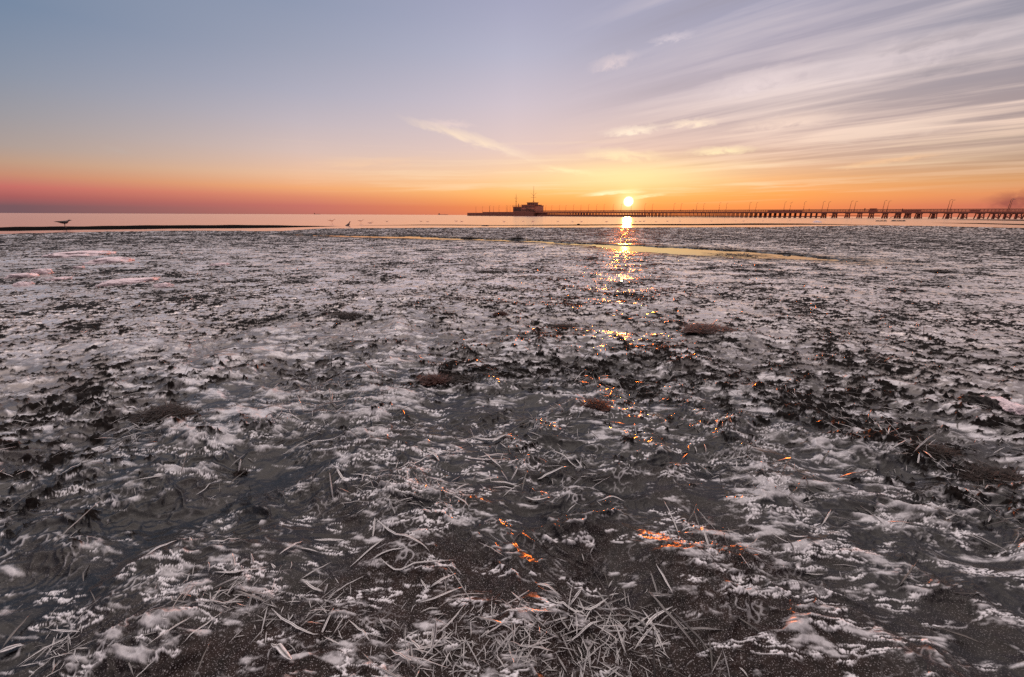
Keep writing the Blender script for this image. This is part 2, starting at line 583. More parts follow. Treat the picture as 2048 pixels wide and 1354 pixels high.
bank("mud_bank", [(-350, 468), (0, 463), (130, 461), (340, 458.5), (560, 456.5), (690, 452.5)], [(-350, 457), (0, 453), (130, 451.5), (340, 449), (560, 449), (690, 451)], 0.07, "long black mud bank in the shallows")
bank("mud_bank", [(700, 451.5), (850, 450.8), (1000, 451.5), (1150, 451.5), (1260, 451.2), (1400, 451.5), (1500, 450.6), (1620, 450.2), (1750, 450)], [(700, 450.3), (850, 448.6), (1000, 450), (1150, 448.6), (1260, 447.6), (1400, 447.2), (1500, 446), (1620, 446.4), (1750, 449)], 0.03, "thin dark mud bank beyond the flats")
bank("mud_bank", [(1860, 446), (1950, 448), (2048, 451), (2400, 458)], [(1860, 445), (1950, 445.5), (2048, 447.5), (2400, 452)], 0.03, "short mud bank near the pier's shore end")
bank("mud_bank", [(1900, 440), (1960, 440.6), (2048, 442), (2500, 449)], [(1900, 438.8), (1960, 438.8), (2048, 439.4), (2500, 443)], 0.06, "low beach spit under the pier")


# ------------------------------------------------------------------ blades
def blade_geo(pts, width, tw=0.0, thick=0.28):
    """frosted blade along a polyline: a keeled ribbon, closed below; returns verts, faces, rim"""
    vs = []; fs = []; rim = []
    n = len(pts)
    pts = [Vector(p) for p in pts]
    for i, p in enumerate(pts):
        t = (pts[min(i + 1, n - 1)] - pts[max(i - 1, 0)])
        if t.length < 1e-9: t = Vector((1, 0, 0))
        t.normalize()
        side = t.cross(Vector((0, 0, 1)))
        if side.length < 1e-3: side = Vector((1, 0, 0))
        side.normalize()
        up = side.cross(t)
        a = tw * (i / (n - 1) - 0.5)
        side, up = side * math.cos(a) + up * math.sin(a), up * math.cos(a) - side * math.sin(a)
        s_ = i / (n - 1)
        w = width * (0.12 + 0.88 * min(1, s_ * 4)) * (1 - 0.85 * max(0, (s_ - 0.55) / 0.45) ** 1.5) * 0.5
        k = w * thick
        vs += [p - side * w, p - side * w * 0.72 + up * k, p + up * k * 0.55, p + side * w * 0.72 + up * k, p + side * w, p - up * k * 0.8]
        rim += [1.0, 0.95, 0.0, 0.95, 1.0, 0.1]
    for i in range(n - 1):
        for k in range(6):
            k2 = (k + 1) % 6
            fs.append((i * 6 + k, i * 6 + k2, i * 6 + 6 + k2, i * 6 + 6 + k))
    fs.append((5, 4, 3, 2, 1, 0)); b = (n - 1) * 6
    fs.append((b, b + 1, b + 2, b + 3, b + 4, b + 5))
    return vs, fs, rim


# 1. the blades big enough to be told apart, drawn from where they lie: (end, [middle], end) in picture pixels, lifts in metres at the two ends, width, label
NAMED = [
    ([(1003, 945), (1018, 968)], .030, 0, 5, "broad frosted reed blade standing as the left arm of a V"),
    ([(1036, 938), (1020, 968)], .030, 0, 5, "broad frosted reed blade standing as the right arm of a V"),
    ([(674, 944), (684, 962), (696, 978)], .022, .002, 6, "short wide pale blade standing alone on bare dark ice"),
    ([(702, 957), (728, 965), (757, 974)], .004, .002, 4, "straight pale blade pointing at a faint pinkish ice patch"),
    ([(752, 1050), (780, 1075), (800, 1092), (835, 1105), (862, 1124)], .012, .002, 5, "long bent reed running down from the peaked blade cluster"),
    ([(750, 1040), (749, 1060), (745, 1085)], .020, .002, 4, "short upright blade at the tip of a peaked cluster"),
    ([(770, 1089), (735, 1110), (700, 1140)], .002, .002, 4, "slim blade lying below the peaked cluster, slanting down-left"),
    ([(744, 1133), (775, 1122), (814, 1120)], .004, .002, 4, "gently arched pale blade below the long bent reed"),
    ([(762, 1133), (785, 1148), (800, 1155), (845, 1143), (908, 1137)], .004, .003, 4, "long shallow curved blade pair crossing dark ice"),
    ([(630, 1089), (660, 1083), (692, 1086)], .010, .006, 6, "wide flat arched blade lying pale and alone, mid foreground"),
    ([(562, 1128), (588, 1108), (608, 1096)], .008, .002, 5, "slanted pale blade left of the wide arched blade"),
    ([(600, 1113), (620, 1111), (640, 1112)], .003, .003, 3, "small straight horizontal blade under the wide arched blade"),
    ([(545, 1138), (552, 1147), (557, 1154)], .014, .002, 5, "stubby leaf stub right of the triangular blade cluster"),
    ([(468, 1120), (471, 1140), (474, 1164)], .028, 0, 4, "upright blade forming the mast of the triangular cluster"),
    ([(505, 1119), (508, 1135), (512, 1150)], .026, .002, 4, "upright blade right of the triangular cluster's mast"),
    ([(420, 1136), (421, 1150), (418, 1162)], .024, .002, 4, "upright blade with orange glint, left of the triangular cluster"),
    ([(434, 1164), (474, 1166), (538, 1151)], .002, .006, 4, "long base blade lying under the triangular cluster"),
    ([(440, 1138), (468, 1124)], .010, .022, 3, "thin rafter blade leaning on the mast of the triangular cluster"),
    ([(300, 1142), (330, 1118), (360, 1106)], .002, .010, 6, "wide pale blade slanting up toward an orange-tipped stub"),
    ([(383, 1088), (386, 1097), (381, 1108)], .016, .004, 4, "orange-tipped stub above the triangular cluster"),
    ([(420, 1096), (450, 1098), (488, 1100)], .008, .004, 4, "thin flat blade lying above the triangular cluster"),
    ([(842, 1166), (850, 1180), (860, 1190)], .014, .002, 4, "short leg of a tick-shaped reed with an orange fleck"),
    ([(860, 1190), (885, 1175), (912, 1158)], .002, .012, 5, "long arm of the tick-shaped reed slanting up-right"),
    ([(836, 1212), (885, 1205), (926, 1184)], .006, .008, 4, "lower parallel blade beneath the tick-shaped reed"),
    ([(1165, 1180), (1150, 1200), (1136, 1220)], .024, .002, 5, "upright fork of a Y-shaped reed, foreground middle"),
    ([(1104, 1216), (1136, 1221), (1175, 1245)], .004, .002, 5, "horizontal stem of the Y-shaped reed"),
    ([(1150, 1212), (1180, 1224), (1216, 1198)], .006, .016, 5, "wide check-mark blade right of the Y-shaped reed"),
    ([(1072, 1183), (1095, 1190), (1124, 1200)], .012, .008, 5, "orange-lit blade above the Y-shaped reed"),
    ([(1022, 1196), (1046, 1218), (1056, 1232)], .020, .002, 4, "thin upright blade left of the Y-shaped reed"),
    ([(1000, 1250), (1050, 1245), (1110, 1240)], .006, .008, 4, "straight beam-like blade across the big tangle's top"),
    ([(872, 1240), (871, 1275), (858, 1318)], .050, .002, 5, "tallest upright blade at the tangle's left end"),
    ([(872, 1280), (905, 1255), (930, 1228)], .004, .012, 3, "thin diagonal stalk rising off the tallest upright blade"),
    ([(822, 1284), (838, 1300), (850, 1316)], .016, .002, 5, "curled blade left of the tallest upright blade"),
    ([(784, 1312), (800, 1330), (830, 1336)], .008, .004, 4, "hooked blade curling at the lower left of the tangle"),
    ([(1130, 1290), (1170, 1265), (1205, 1244)], .004, .010, 4, "long straight blade over the tangle's middle"),
    ([(1284, 1215), (1310, 1250), (1335, 1305)], .006, .002, 4, "long edge blade bounding the tangle on the sun side"),
    ([(700, 1262), (730, 1282), (742, 1302)], .010, .002, 3, "slim dark-cored blade left of the curled blade"),
    ([(545, 1228), (575, 1255), (608, 1278), (640, 1288)], .010, .002, 4, "long reed descending to a sharp elbow, lower left"),
    ([(640, 1290), (652, 1262), (668, 1228)], .004, .020, 4, "steep reed rising from the elbow, lower left"),
    ([(606, 1172), (630, 1185), (648, 1190)], .010, .002, 5, "wide arm of an open V blade, left foreground"),
    ([(656, 1172), (652, 1182), (649, 1192)], .014, .002, 4, "orange-topped short arm of an open V blade"),
    ([(545, 1300), (570, 1322), (590, 1352)], .006, .012, 10, "broad torn pale leaf at the bottom edge, left of middle"),
    ([(372, 1308), (420, 1262), (448, 1240)], .002, .004, 3, "faint thin stalk under clear ice, left"),
    ([(0, 1313), (25, 1305), (52, 1300)], .006, .006, 10, "broad pale reed stub entering from the edge of the ice, far left"),
    ([(102, 1265), (135, 1270), (165, 1278)], .010, .006, 4, "crossbar blade of a small scribbled cluster, far left corner"),
    ([(92, 1322), (108, 1300), (112, 1282)], .002, .010, 3, "leaning prop blade of the small scribbled cluster"),
    ([(390, 985), (410, 975), (432, 958)], .002, .004, 3, "thin stalk under the orange-lit tuft, left"),
    ([(482, 918), (479, 932), (477, 944)], .030, .004, 5, "orange-lit upright blade in a dark tuft, left"),
    ([(982, 972), (1010, 970), (1042, 978)], .008, .004, 6, "wide wing-like blade lying below the V pair"),
    ([(986, 985), (1010, 980), (1034, 984)], .006, .003, 4, "narrow dark blade just beneath the wing-like blade"),
    ([(1050, 1000), (1075, 1008), (1100, 1006)], .006, .008, 5, "bat-shaped dark blade right of the wing-like blades"),
    ([(910, 995), (925, 983), (938, 979)], .004, .008, 5, "curved pale blade right of the frosted hummock's stalks"),
    ([(912, 996), (930, 993), (950, 995)], .004, .004, 4, "lower curved pale blade beside the hummock's stalks"),
    ([(1075, 958), (1100, 948), (1136, 941)], .006, .010, 7, "dark flat blade slanting up, right of the V pair"),
    ([(1100, 905), (1130, 918), (1162, 940)], .008, .004, 4, "long thin blade with orange flecks, above the dark flat blade"),
    ([(930, 928), (960, 930), (1010, 930)], .006, .004, 5, "straight pale blade just left of the V pair"),
    ([(970, 918), (985, 930), (1005, 945)], .010, .004, 4, "dark blade running down to the V pair"),
    ([(795, 958), (830, 942), (860, 925)], .004, .008, 5, "dark slanted blade with frosted rim, left of middle"),
    ([(855, 914), (870, 922), (880, 938)], .010, .002, 8, "broad grey leaf flake lying flat, left of middle"),
    ([(815, 958), (817, 975), (819, 992)], .024, .002, 4, "upright spike at the top of the frosted hummock"),
    ([(905, 1008), (925, 1018), (942, 1030)], .012, .004, 4, "dark blade falling off the frosted hummock's sun side"),
    ([(885, 1003), (905, 1003), (925, 1001)], .006, .006, 4, "flat blade crossing the frosted hummock's shoulder"),
    ([(948, 880), (985, 885), (1022, 876)], .006, .010, 9, "broad folded pale leaf glinting in mid ground"),
    ([(985, 890), (1000, 880), (1030, 882)], .010, .004, 8, "second broad folded leaf beside the glinting one"),
    ([(600, 900), (625, 895), (690, 886)], .004, .008, 6, "long pale blade lying under a white crest, left middle"),
    ([(1538, 1074), (1560, 1090), (1582, 1098)], .022, .006, 3, "thin spike jutting up before the ice crest, right"),
    ([(1575, 1084), (1590, 1090), (1610, 1095)], .010, .006, 4, "flat blade crossing the thin spike, right"),
    ([(1862, 1058), (1888, 1048), (1910, 1038)], .002, .014, 4, "slanted pale twig by a white shelf, far right"),
    ([(1838, 908), (1836, 924), (1832, 940)], .030, .002, 4, "upright curled blade in the dark weed, far right"),
    ([(1676, 1152), (1680, 1164), (1684, 1174)], .020, .002, 3, "lone small upright spike, lower right"),
    ([(1735, 1284), (1748, 1280), (1760, 1277)], .004, .004, 4, "tiny flat pale blade lying alone, lower right"),
    ([(1200, 1010), (1225, 1000), (1250, 1010)], .006, .004, 4, "blade with gold flecks on the sunlit hummock"),
    ([(1310, 1140), (1330, 1175), (1345, 1200)], .006, .002, 4, "dark rimmed blade left of the orange-lit crest"),
    ([(1288, 1255), (1310, 1225), (1345, 1215)], .004, .006, 6, "pale flat flake right of the tangle"),
]
nb_named = 0
for pts, l0, l1, wmm, lab in NAMED:
    P = []
    n0 = len(pts)
    dense = []
    for k in range(n0 - 1):
        for q in range(3):
            f = q / 3
            dense.append((pts[k][0] * (1 - f) + pts[k + 1][0] * f, pts[k][1] * (1 - f) + pts[k + 1][1] * f))
    dense.append(pts[-1])
    m = len(dense)
    # smooth the polyline a little
    sm = [dense[0]] + [tuple((dense[i - 1][c] + 2 * dense[i][c] + dense[i + 1][c]) / 4 for c in (0, 1)) for i in range(1, m - 1)] + [dense[-1]]
    for k, (px, py) in enumerate(sm):
        f = k / (m - 1)
        lift = l0 * (1 - f) + l1 * f
        g = gp(px, py, lift)
        P.append([g[0], g[1], lift])
    gx = np.array([p[0] for p in P]); gy = np.array([p[1] for p in P])
    hh = fields(gx, gy)[0]
    # uprights keep their own plane: one foot, the top above it
    if max(l0, l1) > .013 and len(pts) <= 3:
        foot = 0 if l0 < l1 else len(P) - 1
        f0 = np.array(P[foot][:2]); zf = hh[foot]
        for k in range(len(P)):
            P[k][2] += max(zf, 0) * 0.6
    else:
        for k in range(len(P)): P[k][2] += hh[k]
    org = Vector(P[0] if P[0][2] < P[-1][2] else P[-1])
    vs, fs, rim = blade_geo([Vector(p) - org for p in P], wmm / 1000 * .9, random.uniform(-.6, .6))
    o = mesh_obj("reed_blade", vs, fs, M['blade'], attrs={'rim': rim})
    o.location = org
    tag(o, lab, "reed", "frosted reed blades frozen into the ice")
    nb_named += 1

# 2. further single blades: copies of a few kinds, laid in the tangles
KINDS = []
for k in range(10):
    n = 7
    Ln = 1.0
    bow = random.uniform(-.05, .05)
    kink = random.choice([0, 0, 0, random.uniform(-.5, .5)])
    pts = []
    for i in range(n):
        f = i / (n - 1)
        yb = bow * (f - f * f) * 2 + (kink * max(0, f - .5))
        pts.append((f * Ln, yb, 0.05 * math.sin(math.pi * f) * random.uniform(.3, 1)))
    vs, fs, rim = blade_geo(pts, 0.07 * random.uniform(.6, 1.3), random.uniform(-1, 1))
    me = bpy.data.meshes.new("reed_blade")
    me.from_pydata([tuple(v) for v in vs], [], fs)
    me.polygons.foreach_set("use_smooth", [True] * len(me.polygons))
    at = me.attributes.new('rim', 'FLOAT', 'POINT'); at.data.foreach_set("value", np.array(rim, dtype=np.float32))
    me.materials.append(M['blade'])
    KINDS.append((me, vs, fs, rim))

TANGLE = [  # px centre, spread px, count, label, length range (m)
    ((1050, 1290), (120, 38), 62, "short frosted blade in the big tangle at the bottom middle"),
    ((1200, 1270), (75, 42), 34, "short frosted blade at the sun side of the big tangle"),
    ((880, 1310), (60, 25), 14, "frosted blade at the tangle's left end"),
    ((450, 1215), (60, 18), 18, "small barbed blade in the cluster under the triangular one"),
    ((620, 1230), (60, 28), 16, "slim blade around the sharp reed elbow, lower left"),
    ((820, 1005), (60, 22), 30, "thin stalk sticking out of the frosted hummock"),
    ((130, 1300), (26, 24), 10, "tiny curled blade of the scribbled cluster, far left corner"),
    ((1060, 900), (110, 40), 22, "dark rimmed blade scattered around the V pair"),
    ((1850, 905), (90, 24), 14, "twisted blade in the dark weed, far right"),
]
nind = nb_named
for (cx, cy), (sx, sy), cnt, lab in TANGLE:
    for _ in range(cnt):
        if nind >= 296: break
        px = random.gauss(cx, sx); py = min(1352, random.gauss(cy, sy))
        g = gp(px, py)
        sc = random.uniform(.008, .024) * (1 if py > 950 else 2.0) * (1.6 if random.random() < .12 else 1)
        me = random.choice(KINDS)[0]
        o = bpy.data.objects.new("reed_blade", me)
        C.objects.link(o)
        up = random.random() < .35
        rx = random.uniform(-.3, .3); ry = -random.uniform(.35, 1.1) if up else -random.uniform(0, .22)
        o.rotation_euler = (rx, ry, random.uniform(0, 2 * math.pi))
        o.scale = (sc, sc * random.uniform(.55, 1.0) * (.03 / sc) ** .4, sc)
        o.location = (g[0], g[1], H1(g[0], g[1]) + 0.0005)
        tag(o, lab, "reed", "frosted reed blades frozen into the ice")
        nind += 1

# 3. the rest, past counting: one layer of litter
def build_litter():
    n = 33000
    r = np.exp(rng.uniform(math.log(.42), math.log(9.0), n))
    az = rng.uniform(-math.radians(84), math.radians(84), n)
    x = r * np.sin(az); y = r * np.cos(az)
    h, w, fr, sa, gz = fields(x, y)
    cl = fbm(x, y, 0.5, 3, 810)
    cd = chan_dist(x, y)
    dens = np.clip(0.05 + 0.8 * w + 1.3 * sstep(.02, .28, cl), 0, 1) * np.where(r < 0.8, 0.10, np.where(r < 1.2, .45, 1.0))
    keep = (rng.random(n) < dens) & (cd > .15)
    near = np.zeros(n, dtype=bool)
    ex = []; ey = []
    for (cx, cy), (sx, sy), cnt, lab in TANGLE:
        for _ in range(cnt * 5):
            g = gp(random.gauss(cx, sx * 1.1), min(1353, random.gauss(cy, sy * 1.15)))
            ex.append(g[0]); ey.append(g[1])
    ex = np.array(ex); ey = np.array(ey)
    x = np.concatenate([x[keep], ex]); y = np.concatenate([y[keep], ey])
    near = np.concatenate([np.zeros(int(keep.sum()), dtype=bool), np.ones(len(ex), dtype=bool)])
    h = fields(x, y)[0]; r = np.hypot(x, y)
    V = []; Fc = []; Rm = []
    base = 0
    ids = range(len(x))
    for i in ids:
        me, vs, fs, rim = KINDS[int(rng.integers(0, len(KINDS)))]
        ln = float(rng.uniform(.018, .075)) * (1 + .5 * float(sstep(1.5, 5, r[i])))
        if rng.random() < .06: ln *= 1.7
        if near[i]: ln *= random.choice([.3, .4, .4, .55, .9])
        a = float(rng.uniform(0, 2 * math.pi))
        up = rng.random() < .10
        e = float(rng.uniform(.3, .9)) if up else float(rng.uniform(-.05, .22))
        A = np.array(vs) * np.array([ln, ln * ((.034 if near[i] else .045) / ln) ** .5 * float(rng.uniform(.5, 1.0)), ln])
        ce, se = math.cos(e), math.sin(e)
        A = np.stack([A[:, 0] * ce - A[:, 2] * se, A[:, 1], A[:, 0] * se + A[:, 2] * ce], -1)
        ca, sa_ = math.cos(a), math.sin(a)
        A = np.stack([A[:, 0] * ca - A[:, 1] * sa_ + x[i], A[:, 0] * sa_ + A[:, 1] * ca + y[i], A[:, 2] + h[i] + .001], -1)
        V.append(A)
        Fc += [tuple(base + q for q in f) for f in fs]
        rimk = float(rng.uniform(.4, 1)) if near[i] else float(rng.uniform(0, 1)) ** 3.5
        Rm.append(np.array(rim) * rimk)
        base += len(vs)
    o = mesh_obj("reed_litter", np.concatenate(V), Fc, M['blade'], attrs={'rim': np.concatenate(Rm)})
    tag(o, "dead reed litter frozen into the flats", kind='stuff')


build_litter()


# ------------------------------------------------------------------ weed clumps, stones, ice slabs
def clump(px, py, wpx, hpx, label, mat='weed', n=160, name="seaweed_clump", cat="seaweed"):
    g = gp(px, py)
    d = math.hypot(g[0], g[1])
    rx = wpx / FPX * math.hypot(d, CH) * 0.5
    hz = hpx / FPX * d * 0.55
    z0 = H1(g[0], g[1])
    V = []; Fc = []
    # lumpy core
    nu, nv = 40, 9
    n = int(n * 2.2)
    for j in range(nv + 1):
        for i in range(nu):
            a = 2 * math.pi * i / nu; b = j / nv * math.pi / 2
            k = 1 + .30 * math.sin(3 * a + px) * math.sin(2 * b + 1) + random.uniform(-.38, .38)
            V.append((rx * .80 * k * math.cos(a) * math.cos(b), rx * .5 * k * math.sin(a) * math.cos(b), hz * .48 * math.sin(b) * k - .004))
    for j in range(nv):
        for i in range(nu):
            i2 = (i + 1) % nu
            Fc.append((j * nu + i, j * nu + i2, (j + 1) * nu + i2, (j + 1) * nu + i))
    for _ in range(n):
        me, vs, fs, rim = random.choice(KINDS)
        ln = rx * random.uniform(.18, .55)
        a = random.uniform(0, 2 * math.pi); rr = random.random() ** .5
        e = random.uniform(-.1, .9) * min(1, hz * .7 / ln)
        A = np.array(vs) * np.array([ln, ln * random.uniform(.5, 1.0), ln * .5])
        A = np.stack([A[:, 0] * math.cos(e) - A[:, 2] * math.sin(e), A[:, 1], A[:, 0] * math.sin(e) + A[:, 2] * math.cos(e)], -1)
        q = random.uniform(0, 2 * math.pi)
        bx = rx * .9 * rr * math.cos(a); by = rx * .6 * rr * math.sin(a); bz = hz * .55 * math.sqrt(max(0, 1 - rr * rr)) - .003
        A = np.stack([A[:, 0] * math.cos(q) - A[:, 1] * math.sin(q) + bx, A[:, 0] * math.sin(q) + A[:, 1] * math.cos(q) + by, A[:, 2] + bz], -1)
        b0 = len(V)
        V += [tuple(p) for p in A]
        Fc += [tuple(b0 + i for i in f) for f in fs]
    o = mesh_obj(name, V, Fc, M[mat], smooth=False)
    o.location = (g[0], g[1], z0)
    tag(o, label, cat, "clumps of dead weed lying on the ice")
    return o


clump(868, 768, 70, 26, "reddish brown weed clump beside a rimed hummock, left of middle", 'weed_red', 200)
clump(930, 766, 80, 18, "flat dark weed mat just right of the reddish clump, left of middle", 'weed', 200)
clump(1192, 826, 62, 30, "reddish weed ball under the golden sun streak", 'weed_red', 220)
clump(1003, 632, 34, 16, "small reddish tuft standing on pale ice, mid distance", 'weed_red', 140)
clump(1128, 655, 70, 16, "dark weed hump left of the golden sun streak", 'weed', 220)
clump(975, 545, 60, 9, "low brown weed hump on bright ice, far middle", 'weed', 120)
clump(1478, 509, 130, 9, "long dark weed drift lying in the still channel", 'weed', 240)
clump(1136, 487, 26, 9, "round black weed lump in the narrow channel", 'weed', 100)
clump(1176, 490, 16, 6, "small brown lump right of the round black weed lump", 'weed_red', 60)
clump(1270, 496, 18, 6, "small dark lump in the channel beneath the sun", 'weed', 60)
clump(1035, 478, 34, 8, "dark heap on the channel's far bank, right of its narrow part", 'weed', 100)
clump(1056, 483, 26, 6, "small dark heap on the channel's near bank", 'weed', 80)
clump(938, 476, 34, 8, "dark double heap breaking the thin channel", 'weed', 100)
clump(690, 634, 70, 14, "broad dark weed mat on grey ice, left middle", 'weed', 260)
clump(1860, 915, 60, 18, "sprawling dark weed tangle, right foreground", 'weed', 260)
clump(1985, 965, 90, 20, "flat dark weed mat below the tangle, right edge", 'weed', 180)
clump(335, 836, 90, 18, "dark weed wedge under a white ice crest, left", 'weed', 180)
clump(478, 940, 30, 24, "small dark tuft with one orange-lit blade, left foreground", 'weed', 90)
clump(1410, 668, 90, 12, "long reddish weed ridge right of the sun streak", 'weed_red', 220)
clump(1880, 545, 40, 6, "tiny dark weed streak on pale ice, far right", 'weed', 60)


def stone(px, py, wpx, hpx, label, mat, name, cat, group=None, sub=3, flat=1.0, zoff=0.0, depth=1.0, base=None):
    g = gp(px, py, 0 if base is None else base)
    d = math.hypot(g[0], g[1])
    rx = wpx / FPX * math.hypot(d, CH) * .5
    hz = hpx / FPX * d
    bm = bmesh.new()
    bmesh.ops.create_icosphere(bm, subdivisions=sub, radius=1)
    co = np.array([v.co[:] for v in bm.verts])
    sd = int(px * 7 + py)
    f = fbm(co[:, 0] * 1.0 + co[:, 2] * .7 + sd, co[:, 1] + co[:, 2] * .5, 0.9, 3, sd % 97)
    f2 = fbm(co[:, 0] + 3 + sd, co[:, 1] - co[:, 2], 0.3, 3, sd % 89)
    f3 = fbm(co[:, 0] * 1.3 - 5 + sd, co[:, 1] + 1.7 * co[:, 2], 0.11, 3, sd % 83)
    k = 1 + .55 * f + .22 * f2 + .16 * f3
    for v, kk in zip(bm.verts, k):
        c = v.co * kk
        if flat < 1: c.z = max(-1, min(c.z, flat + .25 * (kk - 1)))
        v.co = Vector((c.x * rx, c.y * rx * .7 * depth, c.z * hz * .75 / max(flat, .3) * .8))
    me = bpy.data.meshes.new(name)
    bm.to_mesh(me); bm.free()
    me.polygons.foreach_set("use_smooth", [True] * len(me.polygons))
    me.materials.append(M[mat])
    o = bpy.data.objects.new(name, me); C.objects.link(o)
    o.location = (g[0], g[1], (H1(g[0], g[1]) if base is None else base) + zoff)
    o.rotation_euler = (0, 0, math.atan2(-g[0], g[1]))
    tag(o, label, cat, group)
    return o


stone(1520, 545, 17, 8, "single dark round stone on smooth bright ice", 'stone', "stone", "stone")
stone(1962, 822, 40, 26, "brown frozen lump next to a pinkish ice chunk, right edge", 'stone', "frozen_lump", "lump", sub=5)
stone(2000, 824, 46, 20, "smooth pinkish ice chunk next to a brown lump, right edge", 'slab', "ice_chunk", "ice", flat=.7, sub=5)
SLABS = [((45, 556), 44, 7, "wide pinkish ice slab nearest the left edge of the flats"), ((86, 550), 34, 9, "upturned pink ice slab, second from the left edge"),
         ((158, 537), 18, 5, "small round pink ice slab, farther off than its neighbours"), ((50, 571), 28, 6, "broken pale ice slab just in front of the wide pinkish one"),
         ((120, 560), 40, 4, "thin flat white ice slab between the pink ones, left"), ((256, 566), 96, 6, "long low pinkish ice slab, the longest of the row"),
         ((328, 574), 38, 7, "knobbly pale ice slab at the row's sun-side end"), ((222, 525), 76, 7, "large bluish white ice slab behind the row, left"),
         ((165, 511), 110, 5, "wide blue-tinted ice sheet far out on the left flats"), ((440, 531), 40, 4, "faint pink ice slab standing apart toward the middle"),
         ((915, 497), 30, 4, "small pinkish ice slab near the thin channel"), ((880, 518), 18, 5, "little purplish ice lump left of the bright ice")]
for (px, py), w_, h_, lab in SLABS:
    stone(px, py, w_ * .62, h_ * 1.1, lab, 'slab', "ice_slab", "ice", "ice slabs lying on the flats", flat=.65, sub=4)
for k, (px, wp) in enumerate([(1755, 6), (1763, 4), (1770, 4), (1787, 8), (1795, 4), (1801, 6), (1807, 4)]):
    names_ = ["first", "second", "third", "fourth", "fifth", "sixth", "seventh"]
    stone(px, 442.5, wp, 2.4, f"dark stone awash before the pier, {names_[k]} from the left of a short row", 'stone', "shore_stone", "stone", "stones awash before the pier", sub=2, base=SEA)
stone(1634, 444.5, 12, 3.5, "pale ice-capped stone awash on the mud bank's tip", 'slab', "shore_stone", "stone", sub=2, base=SEA)
stone(970, 452, 16, 1.6, "low black lump in the water left of the thin bank", 'stone', "shore_stone", "stone", sub=2, base=SEA)
stone(1157, 448.5, 6, 1.8, "small dark lump on top of the thin mud bank", 'stone', "shore_stone", "stone", sub=2, base=SEA + .02)
stone(50, 468.5, 34, 1.6, "flat dark ice floe in the strip of water, far left", 'stone', "ice_floe", "ice", sub=2, base=SEA)


# ------------------------------------------------------------------ gulls
def make_gull(px, py, z, size_m, heading, label, group, pale=False, stand=True, pitch=0.0, name="gull"):
    g = gp(px, py, z)
    root = empty(name, (g[0], g[1], z), heading)
    tag(root, label, "gull", group)
    L_ = size_m
    b = MB()
    leg = .30 * L_ if stand else -.04 * L_
    z0 = leg + .13 * L_
    secs = [(-.50, .03, .012, .010), (-.40, .03, .05, .022), (-.28, .015, .085, .055), (-.12, 0, .125, .105), (.04, -.005, .135, .125), (.17, .015, .115, .115),
            (.25, .065, .075, .085), (.29, .115, .055, .06), (.33, .150, .057, .055), (.375, .158, .055, .053), (.415, .152, .038, .036), (.44, .146, .016, .016)]
    cp, sp = math.cos(pitch), math.sin(pitch)
    b.loft([(x * L_, zz * L_ + z0, wy * L_, hz * L_) for x, zz, wy, hz in secs])
    b.v = [(v[0] * cp - (v[2] - z0) * sp, v[1], v[0] * sp + (v[2] - z0) * cp + z0) for v in b.v]
    if stand:
        for sgn in (-1, 1):
            b.tube([(.02 * L_, sgn * .05 * L_, z0 - .06 * L_), (.0, sgn * .05 * L_, leg * .55), (.01 * L_, sgn * .05 * L_, .004)], [.022 * L_, .011 * L_, .010 * L_], 6)
            b.tube([(-.01 * L_, sgn * .05 * L_, .005), (.08 * L_, sgn * .05 * L_, .004)], [.012 * L_, .02 * L_], 6)
    body = b.build("body", M['gull_pale'] if pale else M['gull'], root, True)
    bk = MB()
    bk.tube([(.42 * L_, 0, .150 * L_ + z0), (.48 * L_, 0, .140 * L_ + z0), (.52 * L_, 0, .122 * L_ + z0)], [.018 * L_, .013 * L_, .004 * L_], 6)
    bk.v = [(v[0] * cp - (v[2] - z0) * sp, v[1], v[0] * sp + (v[2] - z0) * cp + z0) for v in bk.v]
    bk.build("beak", M['beak'], root, True)
    for sgn in (-1, 1):
        w = MB()
        w.loft([(x * L_, zz * L_ + z0, wy * L_, hz * L_) for x, zz, wy, hz in
                [(-.56, .045, .008, .008), (-.40, .05, .018, .03), (-.22, .035, .030, .06), (-.05, .02, .036, .085), (.10, .025, .034, .075), (.17, .03, .015, .03)]], 10)
        off = [(-.56, .03), (-.40, .055), (-.22, .085), (-.05, .11), (.10, .11), (.17, .095)]
        w.v = [(v[0], v[1] + sgn * float(np.interp(v[0] / L_, [o[0] for o in off], [o[1] for o in off])) * L_, v[2]) for v in w.v]
        w.v = [(v[0] * cp - (v[2] - z0) * sp, v[1], v[0] * sp + (v[2] - z0) * cp + z0) for v in w.v]
        w.build("wing", M['gull_pale'] if pale else M['gull_wing'], root, True)
    return root


make_gull(131, 455.5, SEA + .055, .62, math.radians(28), "grey gull standing tall on the black mud bank, far left", None)
make_gull(696, 451.5, SEA, .62, math.radians(15), "dark gull feeding at the tip of the black mud bank", None, stand=False, pitch=.55)
make_gull(664, 447.5, SEA, .62, math.radians(20), "pale gull wading just left of the dark feeding gull", "gulls on the calm sea", True, True)
make_gull(722, 447.2, SEA, .55, math.radians(20), "pale gull wading just right of the dark feeding gull", "gulls on the calm sea", True, True)
make_gull(741, 446.5, SEA, .50, math.radians(15), "pale gull wading, second to the right of the dark feeding gull", "gulls on the calm sea", True, False)
SW = [774, 842, 855, 912, 923, 1008, 1046, 1066, 1116, 1145, 1163, 1213, 1271, 1280, 1288, 1312, 1335, 1360, 1423, 1471, 1487, 1526, 1580]
ORD = "first second third fourth fifth sixth seventh eighth ninth tenth eleventh twelfth thirteenth fourteenth fifteenth sixteenth seventeenth eighteenth nineteenth twentieth".split()
